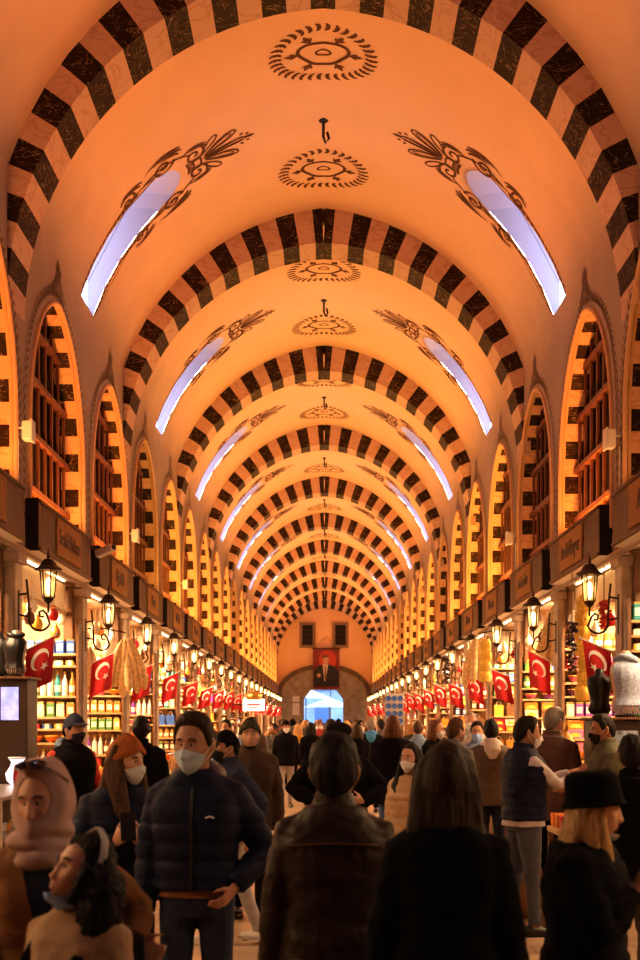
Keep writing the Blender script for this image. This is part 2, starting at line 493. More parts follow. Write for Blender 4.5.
# windows: striped reveal, lattice, pane, painted border
pr = win_profile(); seg = resample(pr, .215)
mb = MB()
def rev(a, b, x0, x1, mi):
    mb.quad((x0, a[0], a[1]), (x0, b[0], b[1]), (x1, b[0], b[1]), (x1, a[0], a[1]), mi)
for i in range(len(seg)-1):
    rev(seg[i], seg[i+1], 0, .045, 2); rev(seg[i], seg[i+1], .045, WTH, i % 2)
rev(seg[-1], Vector(pr[-1]), 0, WTH, 0)
mb.box(0, WTH, -HW, HW, SILL-.06, SILL, 2)
# front rim moulding, slightly proud of the wall
rim = [(-.012, p[0], p[1]) for p in pr]
mb.tube(rim, .028, 6, mi=2)
PR_WIN = mb; M_rlight = marble('reveal_stone', (.70, .42, .26), (.55, .30, .18), 2.0, .04, .8)
lat = MB()
for u in [-1.26+.36*i for i in range(8)]:
    lat.box(.17, .20, u-.030, u+.030, SILL, wtop(u)+.02)
for z in (SILL+.02, 4.25, 4.85, 5.45, 6.0):
    ue = HW if z <= WSP else sqrt(max(0, WR**2-(z-WSP)**2))-WC
    if ue > .1: lat.box(.15, .22, -ue, ue, z-.03, z+.03)
pan = MB(); pan.add([(WTH+.16, u, z) for u, z in pr], [tuple(range(len(pr)))])
for i in range(len(pr)): a_, b_ = pr[i], pr[(i+1) % len(pr)]; pan.quad((WTH-.002, a_[0], a_[1]), (WTH-.002, b_[0], b_[1]), (WTH+.16, b_[0], b_[1]), (WTH+.16, a_[0], a_[1]))
brd = MB(); bs = resample([(p[0]*1.10+(.03 if p[0] > 0 else -.03), p[1]+.10) for p in pr], .105)
for i, p in enumerate(bs):
    t = bs[min(i+1, len(bs)-1)]-bs[max(i-1, 0)]; an = atan2(t.y, t.x)
    fm = lambda a, b: Vector((-.008, a, b))
    leaf(brd, p, an+.6, .11, .05, fm); leaf(brd, (p.x*1.045, p.y+.05*(p.y > WSP)), an-.6, .08, .035, fm)
for k in range(9): leaf(brd, ((k-4)*.075, WAP+.34-.055*abs(k-4)), pi/2+(k-4)*-.18, .26-.03*abs(k-4), .05, fm)
for k in range(5): leaf(brd, ((k-2)*.06, WAP+.46-.04*abs(k-2)), pi/2+(k-2)*-.3, .16, .04, fm)
M_bord = mat('border_paint', (.17, .10, .06), .85)
M_bplaster = mat('reveal_plaster', (.62, .38, .22), .8)
wp = None; nwin = NSKY
ORANGE = (1, .40, .10)
def area(name, loc, size, energy, col, aim, shape='RECTANGLE', spread=None):
    l = bpy.data.lights.new(name, 'AREA'); l.shape = shape; l.size = size[0]; l.size_y = size[1]; l.energy = energy; l.color = col
    if spread: l.spread = spread
    o = bpy.data.objects.new(name, l); COL.objects.link(o); o.location = loc
    z = -Vector(aim).normalized(); yy = Vector((0, 1, 0)); yy = (yy-z*yy.dot(z)).normalized(); xx = yy.cross(z)
    o.rotation_euler = Matrix((xx, yy, z)).transposed().to_euler(); return o      # the long side runs along the hall
UNLIT = {(1, 3), (1, 9), (-1, 6), (-1, 12), (1, 14), (1, 5)}
for side in (-1, 1):
    for i, c in enumerate(WCS[side]):
        nwin += 1; nm = 'window_%d' % nwin
        if wp is None:
            wp = struct(PR_WIN.obj(nm, [M_dark, M_rlight, M_bplaster])); lat.obj('lattice', M_wood, wp); pan.obj('pane', M_pane, wp); brd.obj('painted_border', M_bord, wp); w = wp
        else: w = dup(wp); w.name = nm
        w.location = (wall_x(side), c, 0)
        w.rotation_euler = (0, 0, pi if side < 0 else 0)
        if (side, i) not in UNLIT and c > 8:
            e = 75*(.7+.6*rnd.random())
            area('window_uplight', (wall_x(side)+side*.10, c, SILL+.02), (.10, 2.4), e, (1, .24, .025), (-side*.15, 0, 1))

# far wall --------------------------------------------------------------------------
M_fstone = mat('far_stone', (.36, .30, .22), .85, noise_s=3, noise_a=.25, bump=.2, bump_s=5)
M_fband = mat('far_stone_band', (.17, .11, .06), .8, noise_s=4, noise_a=.25)
M_forange = mat('far_plaster', (.78, .45, .22), .85, noise_s=1, noise_a=.06)
dE = YEND
def fp(px, py): v = pw(px, py, dE); return v
g0, g1 = fp(304, 721).x, fp(343, 721).x; gz1, gz2 = fp(0, 699).z, fp(0, 690).z; gxa, gxb = fp(311, 0).x, fp(336, 0).x
wb = YEND+.5
mb = MB(); L, R_, T = -3.6, 3.6, 10.0
hole = [(g0, 0), (g0, gz1), (gxa, gz2), (gxb, gz2), (g1, gz1), (g1, 0)]
outp = [(L, 0), (L, gz1), (L, T), (R_, T), (R_, gz1), (R_, 0)]
for i in range(5):
    a, b, c2, d2 = hole[i], hole[i+1], outp[i+1], outp[i]
    mb.quad((a[0], YEND, a[1]), (b[0], YEND, b[1]), (c2[0], YEND, c2[1]), (d2[0], YEND, d2[1]))
    mb.quad((a[0], YEND, a[1]), (a[0], wb, a[1]), (b[0], wb, b[1]), (b[0], YEND, b[1]), 1)
struct(mb.obj('wall_far', [M_forange, M_fstone]))
# stone lunette with dark voussoir band
mb = MB(); cxl = fp(324, 0).x; n = 24; hwid = 2.95; zs, zt = fp(0, 690).z, fp(0, 664).z
arcp = [(cxl+hwid*cos(pi*i/n), zs-.35+(zt-zs+.35)*sin(pi*i/n)**.9) for i in range(n+1)]
inn = [(cxl+(p[0]-cxl)*.90, zs-.35+(p[1]-zs+.35)*.84) for p in arcp]
for i in range(n):
    mb.quad((arcp[i][0], YEND-.14, arcp[i][1]), (arcp[i+1][0], YEND-.14, arcp[i+1][1]), (inn[i+1][0], YEND-.14, inn[i+1][1]), (inn[i][0], YEND-.14, inn[i][1]))
    mb.quad((arcp[i][0], YEND-.14, arcp[i][1]), (arcp[i][0], YEND, arcp[i][1]), (arcp[i+1][0], YEND, arcp[i+1][1]), (arcp[i+1][0], YEND-.14, arcp[i+1][1]))
struct(mb.obj('trim_20', M_fband))
mb = MB(); zb = zs-.35
top = [(p[0], p[1]) for p in inn]
# stone face left and right of the gate, fan strips
def zin(x):
    t = max(-1, min(1, (x-cxl)/(hwid*.9))); a = math.acos(t); return zs-.35+(zt-zs+.35)*.84*(sin(a)**.9)
xs = [cxl-hwid*.9+i*(hwid*1.8)/40 for i in range(41)]
def zgate(x):
    if x <= g0 or x >= g1: return 0
    if x < gxa: return gz1+(gz2-gz1)*(x-g0)/(gxa-g0)
    if x > gxb: return gz1+(gz2-gz1)*(g1-x)/(g1-gxb)
    return gz2
xs = sorted(xs+[g0-1e-3, g0+1e-3, g1-1e-3, g1+1e-3, gxa, gxb])
for i in range(len(xs)-1):
    a, b = xs[i], xs[i+1]; y = YEND-.06
    mb.quad((a, y, zgate(a)), (b, y, zgate(b)), (b, y, max(zin(b), zgate(b)+.01)), (a, y, max(zin(a), zgate(a)+.01)))
struct(mb.obj('trim_21', M_fstone))
M_stonef = mat('window_stone_frame', (.26, .15, .07), .8)
for nm, px in (('window_98', 307.5), ('window_99', 340.5)):
    c = fp(px, 635); mb = MB(); w2, h2 = .50, .80; t = .17
    mb.box(-w2, -w2+t, -.12, .02, -h2, h2); mb.box(w2-t, w2, -.12, .02, -h2, h2); mb.box(-w2+t, w2-t, -.12, .02, h2-t, h2); mb.box(-w2+t, w2-t, -.12, .02, -h2, -h2+t)
    w = struct(mb.obj(nm, M_stonef)); w.location = (c.x, YEND, c.z)
    p = MB(); p.box(-w2+t, w2-t, -.03, 0, -h2+t, h2-t); p.obj('pane', M_pane, w)
    q = MB()
    for u in (-.11, .11): q.box(u-.015, u+.015, -.06, -.03, -h2+t, h2-t)
    for u in (-.3, 0, .3): q.box(-w2+t, w2-t, -.06, -.03, u-.015, u+.015)
    q.obj('lattice', M_iron, w)
# portrait banner
c0, c1 = pw(313, 689, YEND-.6), pw(339.5, 649, YEND-.6); bw, bh = c1.x-c0.x, c1.z-c0.z
ban = MB(); n = 10
for i in range(n):
    a, b = i/n, (i+1)/n; wv = lambda t: .02*sin(t*9)
    ban.quad((a*bw, wv(a), 0), (b*bw, wv(b), 0), (b*bw, wv(b), bh), (a*bw, wv(a), bh))
bo = ban.obj('portrait_banner', mat('banner_red', (.20, .03, .02), .7, noise_s=1.2, noise_a=.3)); bo.location = (c0.x, YEND-.6, c0.z)
tag(bo, 'large red hanging banner with a man in a dark suit above the gateway', 'banner')
def flat(name, pts, m, y, par):
    q = MB(); q.add([(p[0]*bw, y, p[1]*bh) for p in pts], [tuple(range(len(pts)))]); return q.obj(name, m, par)
def ell(cx, cy, rx, ry, n=24): return [(cx+rx*cos(2*pi*i/n), cy+ry*sin(2*pi*i/n)) for i in range(n)]
flat('red_disc', ell(.55, .72, .33, .24), mat('banner_disc', (.45, .05, .02), .7), -.024, bo)
suit = [(.02, .06), (.05, .45), (.18, .56), (.36, .62), (.62, .62), (.82, .55), (.97, .45), (.98, .06)]
flat('printed_suit', suit, mat('banner_suit', (.02, .018, .022), .7), -.028, bo)
flat('printed_shirt', [(.36, .62), (.43, .20), (.47, .20), (.58, .62)], mat('banner_shirt', (.55, .42, .33), .7), -.032, bo)
flat('printed_tie', [(.455, .58), (.43, .30), (.46, .22), (.49, .30), (.485, .58)], mat('banner_tie', (.12, .06, .05), .7), -.035, bo)
skinp = mat('banner_skin', (.48, .26, .15), .7)
flat('printed_face', ell(.48, .72, .12, .105), skinp, -.034, bo)
flat('printed_hair', [(.36, .72), (.355, .80), (.40, .845), (.50, .85), (.585, .81), (.60, .76), (.56, .79), (.46, .80), (.40, .77)], mat('banner_hair', (.10, .06, .04), .7), -.037, bo)
flat('printed_hand', ell(.22, .34, .07, .05), skinp, -.034, bo)
rod = MB(); rod.tube([(-.08, 0, bh+.03), (bw+.08, 0, bh+.03)], .03, 8); rod.obj('hanging_rod', M_iron, bo)
cordm = MB(); cordm.tube([(.1, 0, bh+.03), (bw*.5, .3, bh+.8), (bw-.1, 0, bh+.03)], .012, 6); cordm.obj('cord', M_iron, bo)
# white notice sheets on the left of the gate
for q, py in enumerate((699, 706, 712)):
    p = pw(296, py, YEND-.1); mb = MB(); mb.box(-.22, .22, -.012, .012, -.18, .18); s = mb.obj('notice_sheet', M_white); s.location = (p.x, YEND-.072, p.z)
    tag(s, ('upper', 'middle', 'lower')[q]+' white notice sheet on the stone wall left of the gateway', 'notice', 'notice sheets by the gateway')
# floor, rear and outside ----------------------------------------------------------
def floor_mat():
    m = bpy.data.materials.new('floor_tiles'); m.use_nodes = True; nt = m.node_tree; b = nt.nodes['Principled BSDF']
    tc = nt.nodes.new('ShaderNodeTexCoord'); br = nt.nodes.new('ShaderNodeTexBrick'); br.inputs['Scale'].default_value = 1
    br.inputs['Brick Width'].default_value = .8; br.inputs['Row Height'].default_value = .4; br.inputs['Mortar Size'].default_value = .006
    br.inputs['Color1'].default_value = (.40, .29, .20, 1); br.inputs['Color2'].default_value = (.30, .21, .14, 1); br.inputs['Mortar'].default_value = (.12, .08, .05, 1)
    nt.links.new(tc.outputs['Object'], br.inputs['Vector'])
    nz = nt.nodes.new('ShaderNodeTexNoise'); nz.inputs['Scale'].default_value = 2.5; nz.inputs['Detail'].default_value = 6; nt.links.new(tc.outputs['Object'], nz.inputs['Vector'])
    mx = nt.nodes.new('ShaderNodeMix'); mx.data_type = 'RGBA'; mx.blend_type = 'OVERLAY'; mx.inputs['Factor'].default_value = .5
    nt.links.new(br.outputs['Color'], mx.inputs['A']); nt.links.new(nz.outputs[0], mx.inputs['B']); nt.links.new(mx.outputs['Result'], b.inputs['Base Color'])
    b.inputs['Roughness'].default_value = .32
    return m
mb = MB(); mb.quad((-6, YS, 0), (6, YS, 0), (6, YEND+.5, 0), (-6, YEND+.5, 0)); struct(mb.obj('floor', floor_mat()))
mb = MB(); mb.quad((-6, YS, 0), (-6, YS, 10.5), (6, YS, 10.5), (6, YS, 0)); struct(mb.obj('wall_rear_light_block', M_wall))  # unseen, added behind the camera so sky light enters only by the gateway
EXPO = -0.05
BAY_GAIN = {}
for side in (-1, 1):
    for i, c in enumerate(WCS[side]):
        if c < 6: continue
        n = c/B
        g = .55 if n < 1.2 else (.72 if n < 2.7 else (1.0 if n < 3.7 else 1.1))
        if (side, i) in UNLIT: g *= .35
        area('cornice_uplight', (CX+side*(W-.10), c, 4.02), (.10, 2.6), (63 if n < 2.7 else 70)*g, ((1, .43, .125) if n < 2.7 else ((1, .53, .115) if n < 3.8 else (1, .50, .13))), (-side*.35, 0, 1))
# ------------------------------------------------------------------ shop row: bays, pillars, signs, lanterns, flags
def gaps(side):
    off = 1.80 if side < 0 else 1.855
    return [(off+.5*k)*B for k in range(-3, 20) if (off+.5*k)*B < YEND-.3]
GP = {-1: gaps(-1), 1: gaps(1)}
K0 = 3                                  # index of the first gap in view (n about 1.8)
M_shopwall = mat('shop_wall_cream', (.74, .58, .40), .7, noise_s=3, noise_a=.12)
M_shopback = mat('shop_back_wood', (.26, .14, .07), .6, noise_s=4, noise_a=.25)
M_pillar = mat('pillar_stone', (.42, .31, .23), .7, noise_s=6, noise_a=.2, bump=.15, bump_s=12)
M_shutter = mat('shutter_cream', (.78, .64, .44), .5)
def side_name(s): return 'left' if s < 0 else 'right'
XB = 5.0
for side in (-1, 1):
    mb = MB(); g = GP[side]; X = lambda x: CX+side*x
    def q(a, b, c, d, mi=0): mb.quad(*((a, b, c, d) if side > 0 else (d, c, b, a)), mi)
    q((X(XB), YS, 0), (X(XB), YEND, 0), (X(XB), YEND, ZSH), (X(XB), YS, ZSH), 1)
    q((X(W-.05), YS, ZSH), (X(XB), YS, ZSH), (X(XB), YEND, ZSH), (X(W-.05), YEND, ZSH))
    for y in g:
        a, b = sorted((X(W+.12), X(XB))); mb.box(a, b, y-.05, y+.05, 0, ZSH)
    struct(mb.obj('wall_%s_shops' % side_name(side), [M_shopwall, M_shopback]))
    # pillars between the shops
    pm = None
    for i, y in enumerate(g):
        if pm is None:
            mb = MB()
            mb.bbox((0, 0, 1.70), (.34, .30, 3.40), .015); mb.bbox((0, 0, .12), (.42, .38, .24), .02); mb.bbox((0, 0, 3.33), (.42, .40, .10), .015)
            p = pm = struct(mb.obj('pillar', M_pillar))
            t = MB()
            for sy in (-.21, .21): t.bbox((0, sy, 1.70), (.12, .07, 3.40), .008)
            t.obj('door_post', M_brown, p)
        else: p = dup(pm)
        p.location = (X(W+.16), y, 0)
M_brass = mat('aged_brass', (.32, .19, .08), .45, metal=.5)
# --- sign boards
SIGN_TXT = {(-1, 1): 'Sema Bahar', (1, 1): 'Aver Kayer', (1, 0): 'Ahmet', (-1, 0): 'Ucuz', (-1, 2): 'Ege Bal', (1, 2): 'Arzu Tur', (-1, 3): 'Bazar', (1, 3): 'Baharat', (-1, 4): 'Oz Bal', (1, 4): 'Lokum'}
TXTM = {}
def txt(body):
    if body not in TXTM: TXTM[body] = text_mesh(body, .25)
    return TXTM[body]
def flatmap(x): return lambda a, b: Vector((x, a, b))
def sign_proto():
    # local: x=0 front face toward the aisle (-x is the aisle), y along the hall, z up from the sign's lower edge
    L, H, D = 2.95, .52, .20
    r = empty('shop_sign')
    mb = MB(); mb.bbox((D/2, 0, H/2), (D, L, H), .01); mb.bbox((D/2-.008, 0, H-.02), (D+.02, L, .035), .01); mb.bbox((D/2-.008, 0, .02), (D+.02, L, .035), .01)
    mb.obj('board', M_sign, r)
    e = MB()
    for s in (-1, 1):
        e = MB(); e.box(.004, D+.18, s*(L/2+.004)-.004, s*(L/2+.004)+.004, 0, H); e.obj('end_plate', M_black, r)
    p = MB(); p.bbox((-.012, 0, H/2), (.03, 1.36, .40), .008); p.obj('name_panel', M_signp, r)
    f = flatmap(-.006)
    for s in (-1, 1):
        o = MB()
        for sz in (-1, 1):
            ribbon(o, spiral((s*.76, H/2+sz*.09), .015, .075, pi/2*sz, 1.2*s*sz), .045, f)
            for k in range(4): leaf(o, (s*(.70+.07*k), H/2+sz*(.17-.035*k)), sz*s*(-.5-.2*k), .15, .08, f)
        leaf(o, (s*.90, H/2), 0, .20, .12, f)
        o.obj('carved_scroll', M_letter, r); o = MB()
        for k in range(7): leaf(o, (s*1.28, H/2-.18+.06*k), pi/2+(.5 if k % 2 else -.5), .13, .07, f)
        ribbon(o, [(s*1.28, .06), (s*1.28, H-.06)], .045, f)
        o.obj('carved_border', M_letter, r)
    ls = MB(); ls.bbox((.30, 0, -.010), (.03, L-.3, .012), .004); ls.obj('light_strip', M_strip, r)
    sf = MB(); sf.box(.01, .55, -L/2, L/2, -.004, .012); sf.obj('soffit', M_white, r)
    return r
sp = sign_proto()
XS = {-1: 2.83, 1: 2.83}   # sign front plane, measured from the hall axis
first = True
for side in (-1, 1):
    n = 0
    for i, y in enumerate(GP[side][:-1]):
        if i < K0-1: continue
        yc = y+.25*B
        if yc > YEND-1.6: continue
        s = sp if first else dup(sp); first = False
        s.location = (CX+side*XS[side], yc, ZE+1.70); s.rotation_euler = (0, 0, 0 if side > 0 else pi)
        k = i-K0+1
        body = SIGN_TXT.get((side, k), 'Baharat' if k % 2 else 'Lokum')
        t = link('lettering', txt(body), s); t.data.materials.clear(); t.data.materials.append(M_letter)
        t.location = (-.030, 0, .26)
        t.rotation_euler = (pi/2, 0, -pi/2)
        tag(s, 'bronze shop sign with gold name panel, %s along the %s wall from the camera' % (ORD[n], side_name(side)), 'sign', 'shop signs along the %s wall' % side_name(side)); n += 1
# --- wall lanterns: local x=0 wall face, -x toward the aisle
def lantern_proto():
    r = empty('wall_lantern'); lx = -.34
    pl = MB(); pl.bbox((-.01, 0, -.30), (.025, .06, .46), .006); pl.obj('wall_plate', M_iron, r)
    br = MB()
    br.tube([(-.02, 0, -.12), (-.12, 0, -.10)], .012, 6); br.tube([(-.02, 0, -.34), (-.12, 0, -.36)], .012, 6)
    br.tube([(-.10, 0, .05), (-.12, 0, -.15), (-.13, 0, -.34)]+[(lx+.095+.115*cos(a), 0, -.40+.115*sin(a)) for a in [0-.1-i*.25 for i in range(12)]]+[(lx+.02, 0, -.33), (lx+.06, 0, -.29), (lx+.10, 0, -.31), (lx+.09, 0, -.36), (lx+.05, 0, -.36)], .013, 6)
    br.tube([(lx, 0, -.32), (lx, 0, -.20)], .012, 6)
    br.obj('scroll_bracket', M_iron, r)
    rt = Matrix.Translation((lx, 0, 0))
    cg = MB(); cg.lathe([(.015, -.22), (.045, -.19), (.07, -.15)], 6, M=rt)
    for k in range(6):
        a = 2*pi*k/6; cg.tube([(lx+.066*cos(a), .066*sin(a), -.15), (lx+.092*cos(a), .092*sin(a), .16)], .008, 4)
    cg.obj('cage', M_iron, r)
    gl = MB(); gl.lathe([(.060, -.15), (.086, .16)], 6, M=rt, cap=False); gl.obj('glass', M_lglass, r)
    bu = MB(); bu.lathe([(.01, -.12), (.022, -.08), (.03, -.02), (.024, .04), (.006, .07)], 8, M=rt); bu.obj('bulb', M_bulb, r)
    cp = MB(); cp.lathe([(.150, .15), (.155, .165), (.10, .20), (.07, .25), (.05, .27), (.02, .28)], 8, M=rt); cp.obj('cap', M_iron, r)
    fi = MB(); fi.lathe([(.012, .28), (.02, .30), (.012, .32), (.006, .37), (.002, .40)], 8, M=rt); fi.obj('finial', M_iron, r)
    return r
lp = lantern_proto(); first = True
for side in (-1, 1):
    n = 0
    for i, y in enumerate(GP[side]):
        if i < K0: continue
        l = lp if first else dup(lp); first = False
        l.scale = (.88, .88, .88); l.location = (CX+side*(W+.0), y-.02, ZE+1.33); l.rotation_euler = (0, 0, 0 if side > 0 else pi)
        tag(l, 'lit iron lantern on a scroll bracket, %s along the %s wall from the camera' % (ORD[n], side_name(side)), 'lantern', 'wall lanterns on the %s pillars' % side_name(side)); n += 1
# --- flags. local: pole base at origin, aisle is -x
def flag_wave(u, v, side):      # u along the pole 0..1, v downward 0..1
    return .016*sin(u*5+v*3)*(.3+v)+.02*v*sin(u*8)
def flag_proto(side):
    r = empty('turkish_flag')
    th = rad(24); d = Vector((-cos(th), 0, sin(th)))
    pole = MB(); pole.tube([Vector((0, 0, 0)), d*.46], .008, 8, cap='round'); pole.lathe([(.001, 0), (.012, .01), (.001, .025)], 8, M=Matrix.Translation(d*.46)); pole.obj('pole', M_white, r)
    WF, HF = .30, .43
    def P(u, v, off=0):
        p = d*(.13+u*WF)+Vector((.05*v, 0, -v*HF)); return Vector((p.x-.0, p.y+flag_wave(u, v, side)-.0+off, p.z-.006))
    mb = MB(); nu, nv = 10, 12
    for a in range(nu):
        for b in range(nv):
            mb.quad(P(a/nu, b/nv), P((a+1)/nu, b/nv), P((a+1)/nu, (b+1)/nv), P(a/nu, (b+1)/nv))
    cl = mb.obj('cloth', M_red, r, smooth=True)
    em = MB()
    # crescent opens downward along the fly, tilted toward the aisle
    cu, cv = (.52, .36); R1, R2 = .098, .078; dirv = Vector((-.55, -.83)).normalized()
    def uv(x, z): return (cu-x/WF, cv-z/HF)       # x to +x local, z up
    n = 40
    for off in (-.004, .004):
        vs = []
        for i in range(n+1):
            a = 2*pi*i/n
            o = Vector((R1*cos(a), R1*sin(a)))
            # inner point on the smaller circle along the same angle, clipped to the outer
            inn = dirv*.028+Vector((R2*cos(a), R2*sin(a)))
            if inn.length > R1: inn = inn.normalized()*R1
            vs += [P(*uv(o.x, o.y), off), P(*uv(inn.x, inn.y), off)]
        em.add(vs, [(2*i, 2*i+1, 2*i+3, 2*i+2) for i in range(n)])
        sc = dirv*.105; a0 = atan2(dirv.y, dirv.x); st = [P(*uv(sc.x, sc.y), off)]
        for i in range(11):
            rr = .046 if i % 2 == 0 else .019; a = a0+pi+i*pi/5; st.append(P(*uv(sc.x+rr*cos(a), sc.y+rr*sin(a)), off))
        em.add(st, [(0, i, i+1) for i in range(1, 11)])
    em.obj('crescent_and_star', M_fwhite, cl)
    return r
fpz = flag_proto(1); first = True
def mirror_mesh_copy(o, parent=None):
    c = o.copy()
    if o.data:
        c.data = o.data.copy()
        for v in c.data.vertices: v.co.x = -v.co.x
        c.data.flip_normals()
    COL.objects.link(c)
    if parent: c.parent = parent
    for ch in o.children: mirror_mesh_copy(ch, c)
    return c
fpl = mirror_mesh_copy(fpz)
cnt = {-1: 0, 1: 0}
for side in (-1, 1):
    pr0 = fpz if side > 0 else fpl; used = False
    for i, y in enumerate(GP[side]):
        if i < K0: continue
        f = dup(pr0) if used else pr0; used = True
        dz = rnd.uniform(-.04, .04)
        f.location = (CX+side*(W-.0), y-.15-.02, ZE+.66+dz); f.rotation_euler = (0, rnd.uniform(-.08, .08), rnd.uniform(-.25, .25))
        n = cnt[side]; cnt[side] += 1
        tag(f, 'red crescent-and-star flag on tilted pole, %s along %s wall from camera' % (ORD[n], side_name(side)), 'flag', 'flags on the %s pillars' % side_name(side))
# --- shop lights
for side in (-1, 1):
    for i, y in enumerate(GP[side][:-1]):
        if y < .2*B: continue
        e = 430 if i > K0-1 else (230 if i == K0-1 else 160)
        if i > K0+10 and i % 2: continue
        if i > K0+10: e *= 2
        area('shop_light', (CX+side*(W+.95), y+.25*B, ZSH-.03), (1.0, 2.4), e, (1, .66, .36), (-side*.25, -.15, -1))
# floodlights and cameras on the walls
def flood_proto():
    mb = MB(); mb.bbox((-.07, 0, 0), (.12, .22, .26), .02); mb.bbox((-.14, 0, 0), (.03, .26, .30), .015); r = mb.obj('wall_speaker', M_white)
    b = MB(); b.tube([(0, 0, .05), (.10, 0, .05)], .02, 6); b.tube([(.06, 0, -.1), (.06, 0, -.9)], .012, 6); b.obj('bracket', M_white, r); return r
fl = flood_proto(); first = True
for side, n in ((-1, 1.79), (1, 1.84), (-1, 2.80), (1, 2.84), (-1, 3.80)):
    o = fl if first else dup(fl); first = False
    o.location = (CX+side*(W-.10), n*B, ZE+2.80); o.rotation_euler = (0, 0, 0 if side > 0 else pi)
    o.scale = (.7, .7, .7); o.location.x += side*.04
    tag(o, 'white box speaker on the %s wall between tall windows, about %s arch from the camera' % (side_name(side), {1: 'first', 2: 'second', 3: 'third'}[int(n)]), 'speaker', 'speakers between the windows')
mb = MB(); mb.bbox((0, 0, 0), (.10, .26, .10), .02); cc = mb.obj('security_camera', M_white)
mb = MB(); mb.tube([(0, .1, .04), (-.12, .14, .10)], .018, 6); mb.obj('bracket', M_black, cc); mb = MB(); mb.lathe([(.035, 0), (.035, .02)], 12, M=Matrix.Translation((0, -.13, 0))@Matrix.Rotation(pi/2, 4, 'X')); mb.obj('lens', M_black, cc)
cc.location = pw(105, 551, 16.4); cc.rotation_euler = (-.3, 0, 1.1)
tag(cc, 'small white security camera fixed to the end of the second left shop sign', 'camera')
